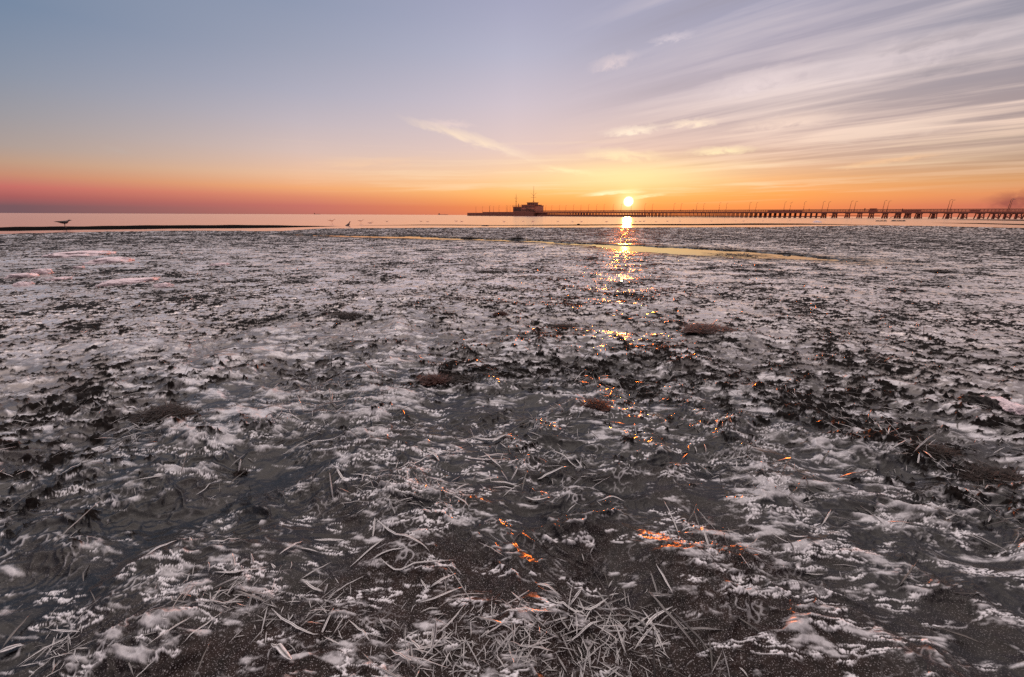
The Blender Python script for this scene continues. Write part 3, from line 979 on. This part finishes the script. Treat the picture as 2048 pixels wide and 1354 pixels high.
ORD += ["twenty-" + o for o in ORD[:9]] + ["thirtieth"] + ["thirty-" + o for o in ORD[:9]] + ["fortieth"] + ["forty-" + o for o in ORD[:9]] + ["fiftieth"] + ["fifty-" + o for o in ORD[:9]]
for k, px in enumerate(SW):
    yy = 443.5 - (1.5 if px > 1400 else 0) + random.uniform(-.6, .6)
    make_gull(px, yy, SEA, random.uniform(.34, .46), math.radians(random.choice([0, 15, 165, 180, 200])), f"small pale gull afloat on the calm sea, {ORD[k]} from the left in the line", "gulls on the calm sea", True, False)

# ------------------------------------------------------------------ the pier
AX = np.array([.778, -.628]); AX /= np.linalg.norm(AX)
NR = np.array([-AX[1], AX[0]])  # across the pier, away from the shore-side viewer
P0 = np.array([212.0, 202.0])
ZD, ZR = 3.2, 4.4
PW = 9.0


def s_of(px, off=0.0):
    """distance along the pier axis where the line offset by off meets the picture column"""
    k = (px - 1024) / FPX * 1.0
    # account for the camera pitch: depth along view for points near the horizon is y*cos(pitch)
    k *= math.cos(PITCH)
    b = P0 + NR * off
    return (k * b[1] - b[0]) / (AX[0] - k * AX[1])


ANG = math.atan2(AX[1], AX[0])
S_L = s_of(935); S_H = s_of(1024); S_B1 = s_of(1073); S_R = 130.0
proot = empty("pier", (P0[0], P0[1], 0), ANG)
tag(proot, "long timber pier on piles running out to sea under the sun", "pier")
# local frame: x along the axis, y across (0 = near edge)
d = MB()
d.box((S_B1 - 2, 0, ZD - .25), (S_R, PW, ZD))
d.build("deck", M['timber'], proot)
d = MB()
d.box((S_B1 - 2, -.08, ZD - .8), (S_R, .28, ZD - .262)); d.box((S_B1 - 2, PW - .28, ZD - .8), (S_R, PW + .08, ZD - .262))
d.box((S_B1 - 2, PW * .5 - .2, ZD - .75), (S_R, PW * .5 + .2, ZD - .262))
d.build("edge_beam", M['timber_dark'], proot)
d = MB()
d.box((S_L, -1, -.6), (s_of(968), PW + 6, 2.6))
d.box((s_of(968) + .01, -2.5, -.6), (S_B1 - 2.02, PW + 9, ZD + .1))
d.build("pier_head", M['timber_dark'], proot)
for side, yy in (("near", .06), ("far", PW - .06)):
    d = MB()
    for hz in (.15, .40, .65, .88):
        d.box((S_B1, yy - .03, ZD + hz), (S_R, yy + .03, ZD + hz + .07))
    x = S_B1
    while x < S_R:
        d.box((x, yy - .05, ZD + .01), (x + .10, yy + .05, ZR - .11)); x += 1.2
    r_ = d.build("railing", M['timber_dark'], proot)
    d = MB()
    d.box((S_B1, yy - .07, ZR - .10), (S_R, yy + .07, ZR))
    d.build("handrail", M['rail'], r_)
# benches and solid panels along the middle of the walk show between the rails
d = MB()
for pa, pb in [(1530, 1600), (1800, 1840), (1938, 1958)]:
    a, b_ = s_of(pa), s_of(pb)
    d.box((a, 3.8, ZD + .02), (b_, 4.5, ZD + .8))
d.build("bench_row", M['timber'], proot)

bents = []
for px in [2075, 2062, 2036, 2013, 1990, 1961, 1927, 1896.5, 1867, 1837, 1815, 1795, 1769, 1741, 1717.5, 1693, 1667, 1645]:
    bents.append((s_of(px), True))
sx = s_of(1630)
while sx > S_B1:
    bents.append((sx, False)); sx -= 2.5
npile = 0
rest = MB()
for si, wide in bents:
    offs = [.6, 3.2, 5.8, PW - .6]
    cols = ([-.9, .9] if wide else [0])
    for k, yo in enumerate(offs):
        for cx in (cols if k in (0, 3) else [0]):
            lean = (-.35 if k == 0 else (.35 if k == 3 else 0))
            top = (si + cx * .75, yo, ZD - .81); bot = (si + cx * 1.25, yo + lean, -1.2)
            if npile < 90 and (wide or k in (0, 3)):
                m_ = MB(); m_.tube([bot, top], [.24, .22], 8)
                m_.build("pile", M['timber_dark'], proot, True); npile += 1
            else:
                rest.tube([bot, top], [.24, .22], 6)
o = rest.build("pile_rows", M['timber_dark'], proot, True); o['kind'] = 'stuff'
for si, wide in bents:
    if not wide: continue
    m_ = MB()
    m_.box((si - 1.1, .2, ZD - 1.15), (si + 1.1, PW - .2, ZD - .82))       # cap beam
    m_.tube([(si - .9, .5, .15), (si + .9, .5, ZD - 1.2)], [.11, .11], 6)    # diagonal braces
    m_.tube([(si + .9, .62, .15), (si - .9, .62, ZD - 1.2)], [.11, .11], 6)
    m_.tube([(si - 1.2, .5, .5), (si + 1.2, .5, .5)], [.13, .13], 6)
    m_.build("bent_frame", M['timber_dark'], proot)
# walings tie the dense rows
m_ = MB()
m_.box((S_B1, .3, .55), (s_of(1640), .55, .85)); m_.box((S_B1, PW - .55, .35), (s_of(1640), PW - .3, .65))
m_.box((S_B1, .22, -.4), (s_of(1290), .32, 1.2))
m_.build("waling", M['timber_dark'], proot)
# low landing stages on the near side
m_ = MB()
for pa, pb in [(1655, 1760)]:
    a, b_ = s_of(pa), s_of(pb)
    m_.box((a, PW + .5, 1.0), (b_, PW + 2.0, 1.25))
a, b_ = s_of(1778), s_of(1797)
m_.add([(a, -1, -.2), (a, -.2, -.2), (b_, -.2, ZD - .9), (b_, -1, ZD - .9), (a, -1, .05), (a, -.2, .05), (b_, -.2, ZD - .65), (b_, -1, ZD - .65)],
       [(0, 3, 2, 1), (4, 5, 6, 7), (0, 1, 5, 4), (1, 2, 6, 5), (2, 3, 7, 6), (3, 0, 4, 7)])
m_.build("landing_stage", M['timber_dark'], proot)


def pier_world(sx, yo, z):
    p = P0 + AX * sx + NR * yo
    return Vector((p[0], p[1], z))


# building at the pier head
bs0, bs1 = s_of(1023.5), s_of(1073)
Lb = bs1 - bs0
bl = empty("pier_building", pier_world(bs0, 0, ZD + .1), ANG)
tag(bl, "low stepped building with flat roofs standing near the pier's seaward end", "building")


def fx(px): return s_of(px) - bs0


w = MB(); w.box((0, 1, 0), (Lb * .36, 10, 4.0)); w.build("terrace_wing", M['plaster'], bl)
w = MB(); w.box((Lb * .36 + .01, .6, 0), (Lb * .87, 11, 5.6)); w.build("main_block", M['plaster'], bl)
w = MB(); w.box((fx(1050), 2, 5.86), (fx(1063.5), 8, 7.4)); w.build("upper_storey", M['plaster'], bl)
w = MB(); w.box((Lb * .87 + .01, 1.2, 0), (Lb, 9, 4.9)); w.build("end_tower", M['plaster'], bl)
w = MB(); w.box((-.5, .4, 4.01), (Lb * .36 - .02, 10.6, 4.35)); w.box((-.4, .2, 5.2), (Lb * .36 - .02, .32, 5.35))
for q in np.linspace(0, Lb * .34, 9): w.box((q - .05, .22, 4.36), (q + .05, .30, 5.19))
w.build("terrace_roof", M['roofing'], bl)
w = MB(); w.box((Lb * .35, .1, 5.61), (Lb * .88, 11.4, 5.85)); w.build("roof", M['roofing'], bl)
w = MB(); w.box((fx(1050) - .4, 1.5, 7.41), (fx(1063.5) + .4, 8.5, 7.7)); w.build("roof", M['roofing'], bl)
w = MB(); w.box((Lb * .88 + .02, .8, 4.91), (Lb + .3, 9.4, 5.2)); w.build("roof", M['roofing'], bl)
for q in np.linspace(.6, Lb * .33, 8):
    w = MB(); w.box((q - .45, .94, .7), (q + .45, .98, 3.2)); w.build("window", M['glass'], bl)
for q in np.linspace(Lb * .40, Lb * .84, 9):
    for zz in (.6, 3.3):
        w = MB(); w.box((q - .4, .54, zz), (q + .4, .58, zz + 1.7)); w.build("window", M['glass'], bl)
for q in np.linspace(fx(1050) + .8, fx(1063.5) - .8, 4):
    w = MB(); w.box((q - .5, 1.94, 6.1), (q + .5, 1.98, 7.1)); w.build("window", M['glass'], bl)
# outside stair on the right half
w = MB()
x0, x1 = Lb * .55, Lb * .9
for k in range(14):
    f = k / 13
    w.box((x0 + (x1 - x0) * f, -.6, 3.0 * (1 - f)), (x0 + (x1 - x0) * f + .45, .5, 3.0 * (1 - f) + .22))
w.build("stair", M['rail'], bl)


def mast(px, z0, top, yards, label, stay=False, yo=5.0):
    base = pier_world(s_of(px, yo), yo, z0)
    rt = empty("signal_mast", base, ANG)
    tag(rt, label, "mast")
    h = top - z0
    m_ = MB(); m_.tube([(0, 0, 0), (0, 0, h * .55), (0, 0, h * .8), (0, 0, h)], [.24, .2, .13, .07], 8)
    m_.build("pole", M['metal'], rt, True)
    for f, wd in yards:
        m_ = MB(); m_.tube([(-wd, 0, h * f), (wd, 0, h * f)], [.09, .09], 6)
        m_.build("yard", M['metal'], rt, True)
    if stay:
        for sg in (-1, 1):
            m_ = MB(); m_.tube([(0, 0, h * .62), (sg * 2.9, 0, h * .74)], [.08, .08], 6)
            m_.build("gaff", M['metal'], rt, True)
    m_ = MB(); m_.box((-.35, -.35, h * .40), (.35, .35, h * .43)); m_.build("platform", M['metal'], rt)
    return rt


mast(1065.5, ZD + .1, 24.5, [(.57, 2.9)], "tall mast with one yard and two raised gaffs behind the pier building", True, 12.0)
mast(1031, ZD + .1 + 4.36, 18.5, [(.66, 2.0)], "shorter mast with one yard on the pier building's terrace roof", False, 5.0)
m_ = MB(); m_.tube([(0, 0, 0), (0, 0, 2.6)], [.35, .3], 8)
o = m_.build("flue", M['metal'], None, True); o.location = pier_world(s_of(1036, 6), 6, ZD + .1 + 4.36)
tag(o, "stubby metal flue on the pier building's terrace roof", "chimney")

# street lamps on the pier
lamp_head = MB(); lamp_head.loft([(-.10, 0, .10, .05), (.0, .02, .16, .09), (.35, .05, .17, .08), (.60, .06, .08, .04)], 8)
pole = MB(); pole.tube([(0, 0, 0), (0, 0, 3.4), (0, 0, 5.0), (.12, 0, 5.25), (.35, 0, 5.35)], [.11, .085, .065, .055, .05], 8)
lt = empty("street_lamp", (0, 0, -50))
lp_ = pole.build("lamp_post", M['metal'], lt, True)
lh_ = lamp_head.build("lamp_head", M['lamphead'], lt, True); lh_.location = (.30, 0, 5.33)
near_px = [2009.5, 1889.5, 1761, 1695, 1640, 1564, 1495, 1435, 1390, 1345, 1287, 1240, 1206, 1175, 1145, 1117, 1090]
far_px = [2012.5, 1895, 1769.5, 1704, 1651, 1576, 1508, 1449, 1404, 1359, 1302, 1260, 1224, 1191, 1160, 1130, 1102, 1075]
solo = [(1603, 2.0)]
headl = [(951, 2.6, 1.0), (964, 2.6, 1), (978, ZD + .1, 9), (978.5, ZD + .1, 0), (986, ZD + .1, 9), (997, ZD + .1, 0), (1011.5, ZD + .1, 0), (1014, ZD + .1, 9), (1019, ZD + .1, 4)]
lamps = [(p, 0.45, ZD) for p in near_px] + [(p, PW - .45, ZD) for p in far_px] + [(p, 2.0, ZD) for p, _ in solo] + [(p, y_, z_) for p, z_, y_ in headl]
lamps.sort(key=lambda q: -q[0])
for k, (px, yo, zb) in enumerate(lamps):
    if k == 0: r_ = lt
    else:
        r_ = lt.copy(); C.objects.link(r_)
        for ch in (lp_, lh_):
            c = ch.copy(); C.objects.link(c); c.parent = r_
    r_.location = pier_world(s_of(px, yo), yo, zb)
    r_.rotation_euler = (0, 0, ANG)
    tag(r_, f"slim lamp post on the pier, {ORD[k]} counting from the shore end", "street lamp", "lamp posts along the pier")


# people on the pier
def person(px, yo, label, hgt=1.75):
    me = bpy.data.meshes.new("person")
    P_ = [(0, 0, .92), (0, 0, 1.15), (0, 0, 1.40), (0, 0, 1.52), (0, .02, 1.63), (0, .02, 1.72),
          (.10, 0, .88), (.11, .04, .48), (.11, .02, .06), (.11, .14, .03), (-.10, 0, .88), (-.11, -.06, .48), (-.11, -.10, .06), (-.11, .03, .03),
          (.19, 0, 1.40), (.24, .0, 1.12), (.23, .08, .86), (-.19, 0, 1.40), (-.24, .0, 1.12), (-.23, .06, .86)]
    E_ = [(0, 1), (1, 2), (2, 3), (3, 4), (4, 5), (0, 6), (6, 7), (7, 8), (8, 9), (0, 10), (10, 11), (11, 12), (12, 13), (2, 14), (14, 15), (15, 16), (2, 17), (17, 18), (18, 19)]
    R_ = [.15, .15, .16, .07, .10, .08, .10, .075, .055, .045, .10, .075, .055, .045, .075, .06, .045, .075, .06, .045]
    me.from_pydata(P_, E_, [])
    o = bpy.data.objects.new("person", me); C.objects.link(o)
    sk = o.modifiers.new("skin", 'SKIN')
    for v, r_ in zip(me.skin_vertices[0].data, R_): v.radius = (r_, r_)
    me.skin_vertices[0].data[0].use_root = True
    sb = o.modifiers.new("sub", 'SUBSURF'); sb.levels = 1; sb.render_levels = 1
    dg = bpy.context.evaluated_depsgraph_get()
    m2 = bpy.data.meshes.new_from_object(o.evaluated_get(dg))
    o.modifiers.clear()
    o.data = m2
    m2.materials.clear(); m2.materials.append(M['cloth'])
    o.location = pier_world(s_of(px, yo), yo, ZD + .01)
    o.scale = (hgt / 1.75,) * 3
    tag(o, label, "person")


person(1384, 3, "person in dark clothes walking on the pier, right of the sun")
person(1725, 2, "person in dark clothes on the pier, bulky with a load", 1.9)
person(1614.5, 2, "person in dark clothes on the pier near a lone lamp", 1.6)
person(1800, 3, "person in dark clothes on the pier nearest its shore end", 1.6)
person(1224.5, 3, "person in dark clothes on the pier, left of the sun", 1.7)
m_ = MB(); m_.box((0, 0, 0), (3.6, 1.2, .9)); m_.box((.4, .1, .91), (3.2, 1.1, 1.5)); m_.box((.2, -.05, 1.51), (3.4, 1.25, 1.62))
o = m_.build("kiosk", M['timber'], None); o.location = pier_world(s_of(1733, 5), 5, ZD + .01); o.rotation_euler = (0, 0, ANG)
tag(o, "small dark kiosk with a flat top on the pier deck", "kiosk")


# far ships on the horizon
def ship(px, dist, length, label):
    az = math.atan((px - 1024) / FPX * math.cos(PITCH))
    x, y = dist * math.tan(az), dist
    rt = empty("cargo_ship", (x, y, SEA), -az)
    tag(rt, label, "ship")
    h = MB(); Lh = length / 2
    h.add([(-Lh, -6, 0), (Lh * .93, -6, 0), (Lh, 0, 0), (Lh * .93, 6, 0), (-Lh, 6, 0), (-Lh, -6, 6), (Lh * .97, -6, 6), (Lh * 1.05, 0, 7.5), (Lh * .97, 6, 6), (-Lh, 6, 6)],
          [(4, 3, 2, 1, 0), (5, 6, 7, 8, 9), (0, 1, 6, 5), (1, 2, 7, 6), (2, 3, 8, 7), (3, 4, 9, 8), (4, 0, 5, 9)])
    h.build("hull", M['hull'], rt)
    h = MB(); h.box((-Lh * .9, -5, 6.02), (-Lh * .62, 5, 20)); h.box((-Lh * .86, -6, 20.02), (-Lh * .68, 6, 23)); h.build("bridge_house", M['hull'], rt)
    h = MB(); h.tube([(-Lh * .75, 0, 23), (-Lh * .75, 0, 34)], [.9, .5], 6); h.tube([(Lh * .3, 0, 6), (Lh * .3, 0, 22)], [.9, .6], 6); h.build("mast", M['hull'], rt)


ship(885, 6500, 150, "faint far cargo ship on the horizon left of the pier's end")
ship(633, 8000, 110, "fainter cargo ship on the horizon above the mud bank's tip")

# ------------------------------------------------------------------ light and sky
SUN_AZ, SUN_EL = azel(1257, 403)
sd = bpy.data.lights.new("sun", 'SUN')
sd.energy = 2.4
sd.angle = math.radians(0.9)
sd.color = (1.0, 0.185, 0.018)
sun = bpy.data.objects.new("sun", sd); C.objects.link(sun)
sv = Vector((math.sin(math.radians(SUN_AZ)) * math.cos(math.radians(SUN_EL)), math.cos(math.radians(SUN_AZ)) * math.cos(math.radians(SUN_EL)), math.sin(math.radians(SUN_EL))))
sun.rotation_euler = sv.to_track_quat('Z', 'Y').to_euler()

W = bpy.data.worlds.new("World"); SC.world = W
W.use_nodes = True
t = W.node_tree
for n in list(t.nodes): t.nodes.remove(n)
out = N(t, 'ShaderNodeOutputWorld')
bg = N(t, 'ShaderNodeBackground'); bg.inputs['Strength'].default_value = 1.0
tc = N(t, 'ShaderNodeTexCoord').outputs['Generated']
nv = N(t, 'ShaderNodeVectorMath', operation='NORMALIZE'); L(t, tc, nv.inputs[0])
DIR = nv.outputs[0]
sep = N(t, 'ShaderNodeSeparateXYZ'); L(t, DIR, sep.inputs[0])
DX, DY, DZ = sep.outputs
AZ = math_n(t, 'MULTIPLY', math_n(t, 'ARCTAN2', DX, DY), 180 / math.pi)
EL = math_n(t, 'MULTIPLY', math_n(t, 'ARCSINE', DZ), 180 / math.pi)
OVER = (255, 238, 230)      # unseen sky above the view, raised to light the ground
RAMPS = [
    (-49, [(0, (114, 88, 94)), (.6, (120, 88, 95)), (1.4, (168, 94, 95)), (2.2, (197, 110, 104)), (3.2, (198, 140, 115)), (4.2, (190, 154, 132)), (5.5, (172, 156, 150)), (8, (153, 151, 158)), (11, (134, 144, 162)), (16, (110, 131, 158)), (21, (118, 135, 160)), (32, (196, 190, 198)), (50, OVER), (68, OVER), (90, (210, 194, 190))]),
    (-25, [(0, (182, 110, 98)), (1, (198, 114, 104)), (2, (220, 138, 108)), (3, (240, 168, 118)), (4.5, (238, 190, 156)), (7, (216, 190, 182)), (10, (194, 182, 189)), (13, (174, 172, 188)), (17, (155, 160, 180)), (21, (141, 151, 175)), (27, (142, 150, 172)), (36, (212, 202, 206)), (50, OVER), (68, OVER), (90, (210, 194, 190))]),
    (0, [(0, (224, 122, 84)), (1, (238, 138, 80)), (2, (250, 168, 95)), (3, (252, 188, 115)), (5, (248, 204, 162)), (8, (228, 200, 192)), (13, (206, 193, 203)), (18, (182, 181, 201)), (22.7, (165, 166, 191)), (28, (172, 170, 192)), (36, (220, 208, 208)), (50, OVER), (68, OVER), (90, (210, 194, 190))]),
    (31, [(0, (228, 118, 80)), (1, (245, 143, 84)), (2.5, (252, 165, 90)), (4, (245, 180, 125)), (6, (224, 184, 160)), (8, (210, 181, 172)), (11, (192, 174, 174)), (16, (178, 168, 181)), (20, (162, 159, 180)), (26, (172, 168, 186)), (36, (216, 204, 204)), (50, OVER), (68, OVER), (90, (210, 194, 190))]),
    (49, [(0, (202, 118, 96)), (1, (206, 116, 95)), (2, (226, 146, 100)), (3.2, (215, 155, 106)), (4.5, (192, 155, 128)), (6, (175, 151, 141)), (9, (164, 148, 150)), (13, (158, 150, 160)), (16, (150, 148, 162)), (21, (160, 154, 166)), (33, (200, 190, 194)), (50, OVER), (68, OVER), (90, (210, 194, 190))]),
]
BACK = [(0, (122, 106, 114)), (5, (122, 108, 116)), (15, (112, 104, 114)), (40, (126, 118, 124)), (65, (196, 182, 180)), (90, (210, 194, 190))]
EL01 = math_n(t, 'MULTIPLY', EL, 1 / 90.0, True)
ELs = math_n(t, 'POWER', EL01, 0.5)


def ramp(stops):
    n = N(t, 'ShaderNodeValToRGB')
    cr = n.color_ramp
    cr.interpolation = 'LINEAR'
    while len(cr.elements) < len(stops): cr.elements.new(0.5)
    for e, (el, c) in zip(cr.elements, stops):
        e.position = math.sqrt(max(el, 0) / 90.0); e.color = lin(c)
    L(t, ELs, n.inputs[0])
    return n.outputs[0]


cols = [ramp(s_) for _, s_ in RAMPS]
azs = [a for a, _ in RAMPS]
acc = cols[0]
for k in range(1, len(cols)):
    f = maprange(t, AZ, azs[k - 1], azs[k])
    acc = mixc(t, f, acc, cols[k])
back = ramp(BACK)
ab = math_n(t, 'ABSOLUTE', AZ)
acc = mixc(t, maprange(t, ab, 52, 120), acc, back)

# sky above the view scaled up as added fill light for the ground
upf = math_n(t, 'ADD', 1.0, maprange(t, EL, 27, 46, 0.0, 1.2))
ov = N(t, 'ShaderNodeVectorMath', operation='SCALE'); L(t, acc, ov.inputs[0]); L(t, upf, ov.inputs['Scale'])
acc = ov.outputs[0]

# cirrus: streaks on a high flat layer
zz = math_n(t, 'ADD', math_n(t, 'MAXIMUM', DZ, 0.0), 0.045)
PX_ = math_n(t, 'DIVIDE', DX, zz); PY_ = math_n(t, 'DIVIDE', DY, zz)
ca = math.radians(-44)
uu = math_n(t, 'ADD', math_n(t, 'MULTIPLY', PX_, math.sin(ca)), math_n(t, 'MULTIPLY', PY_, math.cos(ca)))
vv = math_n(t, 'SUBTRACT', math_n(t, 'MULTIPLY', PX_, math.cos(ca)), math_n(t, 'MULTIPLY', PY_, math.sin(ca)))


def comb(a, b, c=0.0):
    n = N(t, 'ShaderNodeCombineXYZ')
    for i, q in enumerate((a, b, c)):
        if isinstance(q, (int, float)): n.inputs[i].default_value = q
        else: L(t, q, n.inputs[i])
    return n.outputs[0]


cv = comb(math_n(t, 'MULTIPLY', uu, 0.26), math_n(t, 'MULTIPLY', vv, 1.25), 2.7)
c1 = noise_n(t, 1.0, 6, 0.52, cv, 0.7)
cv2 = comb(math_n(t, 'MULTIPLY', uu, 0.55), math_n(t, 'MULTIPLY', vv, 3.0), 8.1)
c2 = noise_n(t, 1.0, 5, 0.55, cv2, 0.6)
streak = math_n(t, 'ADD', math_n(t, 'MULTIPLY', c1, 0.68), math_n(t, 'MULTIPLY', c2, 0.32))
rm = math_n(t, 'MULTIPLY', maprange(t, AZ, 4, 30), maprange(t, EL, 2.6, 6.5))
rm = math_n(t, 'MULTIPLY', rm, maprange(t, AZ, 95, 60))
c4 = noise_n(t, 1.0, 3, 0.5, comb(math_n(t, 'MULTIPLY', uu, 0.5), math_n(t, 'MULTIPLY', vv, 0.55), 13.0), 0.4)
rm = math_n(t, 'MULTIPLY', rm, maprange(t, c4, 0.34, 0.58, 0.45, 1.0))
bright = math_n(t, 'MULTIPLY', maprange(t, streak, 0.47, 0.62), rm, True)
dark = math_n(t, 'MULTIPLY', maprange(t, streak, 0.49, 0.39), rm, True)
cloudc = mixc(t, maprange(t, EL, 3, 14), lin((250, 208, 172)), lin((236, 220, 220)))
acc = mixc(t, math_n(t, 'MULTIPLY', dark, 0.55), acc, mixc(t, maprange(t, EL, 4, 12), lin((190, 150, 128)), lin((148, 142, 154))))
acc = mixc(t, math_n(t, 'MULTIPLY', bright, 1.0), acc, cloudc)
# low fine bands over the sun side
cv3 = comb(math_n(t, 'MULTIPLY', AZ, 0.045), math_n(t, 'ADD', math_n(t, 'MULTIPLY', EL, 1.25), math_n(t, 'MULTIPLY', AZ, -0.02)), 4.4)
c3 = noise_n(t, 1.0, 5, 0.6, cv3, 0.4)
bm_ = math_n(t, 'MULTIPLY', maprange(t, c3, 0.53, 0.70), math_n(t, 'MULTIPLY', maprange(t, EL, 1.2, 3.2), maprange(t, EL, 10, 5)))
bm_ = math_n(t, 'MULTIPLY', bm_, math_n(t, 'MULTIPLY', maprange(t, AZ, -32, 6), maprange(t, AZ, 56, 30)))
acc = mixc(t, math_n(t, 'MULTIPLY', bm_, 0.6), acc, lin((255, 226, 190)))


# single wisps: (px0, py0) - (px1, py1), half width px, colour, strength
def wisp(p0, p1, hw, col, stg, ns=3.0, soft=1.0):
    global acc
    a0, e0 = azel(*p0); a1, e1 = azel(*p1)
    ac_, ec_ = (a0 + a1) / 2, (e0 + e1) / 2
    ln = math.hypot(a1 - a0, e1 - e0) / 2
    th = math.atan2(e1 - e0, a1 - a0)
    hwd = hw / 825 * 57.3
    x = math_n(t, 'SUBTRACT', AZ, ac_); y = math_n(t, 'SUBTRACT', EL, ec_)
    u = math_n(t, 'DIVIDE', math_n(t, 'ADD', math_n(t, 'MULTIPLY', x, math.cos(th)), math_n(t, 'MULTIPLY', y, math.sin(th))), ln)
    v = math_n(t, 'DIVIDE', math_n(t, 'SUBTRACT', math_n(t, 'MULTIPLY', y, math.cos(th)), math_n(t, 'MULTIPLY', x, math.sin(th))), hwd)
    nz = noise_n(t, 1.0, 5, 0.6, comb(math_n(t, 'MULTIPLY', u, ns), math_n(t, 'MULTIPLY', v, 0.9), p0[0] * .013), 0.5)
    v2 = math_n(t, 'ADD', v, math_n(t, 'MULTIPLY', math_n(t, 'SUBTRACT', nz, 0.5), 2.2))
    rr = math_n(t, 'ADD', math_n(t, 'MULTIPLY', u, u), math_n(t, 'MULTIPLY', v2, v2))
    m_ = maprange(t, rr, 1.15, 0.05)
    m_ = math_n(t, 'MULTIPLY', m_, m_)
    m_ = math_n(t, 'MULTIPLY', m_, maprange(t, nz, 0.3, 0.62, 0.35, 1.0))
    acc = mixc(t, math_n(t, 'MULTIPLY', m_, stg, True), acc, lin(col))


wisp((790, 228), (1095, 324), 12, (252, 226, 200), .9)
wisp((840, 243), (960, 252), 9, (240, 214, 206), .6)
wisp((1170, 136), (1285, 108), 12, (230, 211, 212), .65)
wisp((1285, 88), (1400, 62), 7, (218, 206, 214), .7)
wisp((1190, 268), (1345, 252), 9, (255, 236, 214), .9)
wisp((1320, 250), (1450, 242), 8, (255, 232, 208), .9)
wisp((1380, 190), (1680, 125), 20, (234, 216, 216), .75)
wisp((1430, 262), (1720, 222), 11, (248, 220, 204), .8)
wisp((1600, 160), (2060, 40), 22, (222, 206, 208), .7)
wisp((1360, 305), (1530, 296), 8, (255, 232, 190), .95)
wisp((1580, 285), (2060, 215), 14, (234, 208, 192), .6)
wisp((1640, 340), (1910, 302), 5, (250, 202, 158), .8)
wisp((1150, 300), (1350, 318), 12, (255, 234, 190), .7)
wisp((1060, 330), (1220, 352), 6, (255, 236, 190), .8)
wisp((580, 330), (900, 318), 10, (246, 204, 170), .5)
wisp((195, 290), (270, 308), 5, (190, 172, 164), .5)
wisp((1150, 392), (1290, 378), 4.5, (255, 246, 205), .95, 2)
wisp((1245, 398), (1340, 386), 3.5, (255, 240, 190), .9, 2)
wisp((1215, 384), (1300, 383), 3, (255, 244, 205), .8, 2)
wisp((1950, 405), (2150, 398), 15, (150, 80, 76), 1.0, 2)
wisp((1700, 120), (2070, 30), 9, (150, 142, 152), .5)
wisp((1750, 160), (2070, 100), 10, (150, 142, 150), .5)

# glow of the sun through thin cloud, and the sun itself
dot = N(t, 'ShaderNodeVectorMath', operation='DOT_PRODUCT'); L(t, DIR, dot.inputs[0]); dot.inputs[1].default_value = tuple(sv)
angd = math_n(t, 'MULTIPLY', math_n(t, 'ARCCOSINE', math_n(t, 'MINIMUM', dot.outputs['Value'], 1.0)), 180 / math.pi)
dxs = math_n(t, 'MULTIPLY', math_n(t, 'SUBTRACT', AZ, SUN_AZ), 1 / 10.5)
dys = math_n(t, 'MULTIPLY', math_n(t, 'SUBTRACT', EL, SUN_EL + 3.0), 1 / 1.75)
gl = math_n(t, 'EXPONENT', math_n(t, 'MULTIPLY', math_n(t, 'ADD', math_n(t, 'MULTIPLY', dxs, dxs), math_n(t, 'MULTIPLY', dys, dys)), -1.0))
acc = mixc(t, math_n(t, 'MULTIPLY', gl, 0.72), acc, lin((255, 234, 172)))
g2 = math_n(t, 'EXPONENT', math_n(t, 'MULTIPLY', math_n(t, 'MULTIPLY', angd, angd), -1 / (1.35 ** 2)))
acc = mixc(t, math_n(t, 'MULTIPLY', g2, 0.85), acc, (1.3, .93, .42, 1))
disc = math_n(t, 'POWER', maprange(t, angd, 0.66, 0.26), 1.5)
acc = mixc(t, disc, acc, (12.0, 9.5, 6.0, 1))

sky = N(t, 'ShaderNodeTexSky'); sky.sky_type = 'NISHITA'; sky.sun_disc = False
sky.sun_elevation = math.radians(SUN_EL); sky.sun_rotation = math.radians(SUN_AZ)
add = N(t, 'ShaderNodeMix', data_type='RGBA', blend_type='ADD'); add.inputs[0].default_value = 0.008
L(t, acc, add.inputs[6]); L(t, sky.outputs[0], add.inputs[7])
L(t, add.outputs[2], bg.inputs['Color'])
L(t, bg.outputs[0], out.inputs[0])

# ------------------------------------------------------------------ render settings
SC.view_settings.view_transform = 'Standard'
SC.view_settings.look = 'None'
SC.view_settings.exposure = 0
SC.view_settings.gamma = 1
cy = SC.cycles
cy.max_bounces = 5
cy.diffuse_bounces = 2
cy.glossy_bounces = 3
cy.sample_clamp_indirect = 4
cy.use_denoising = False
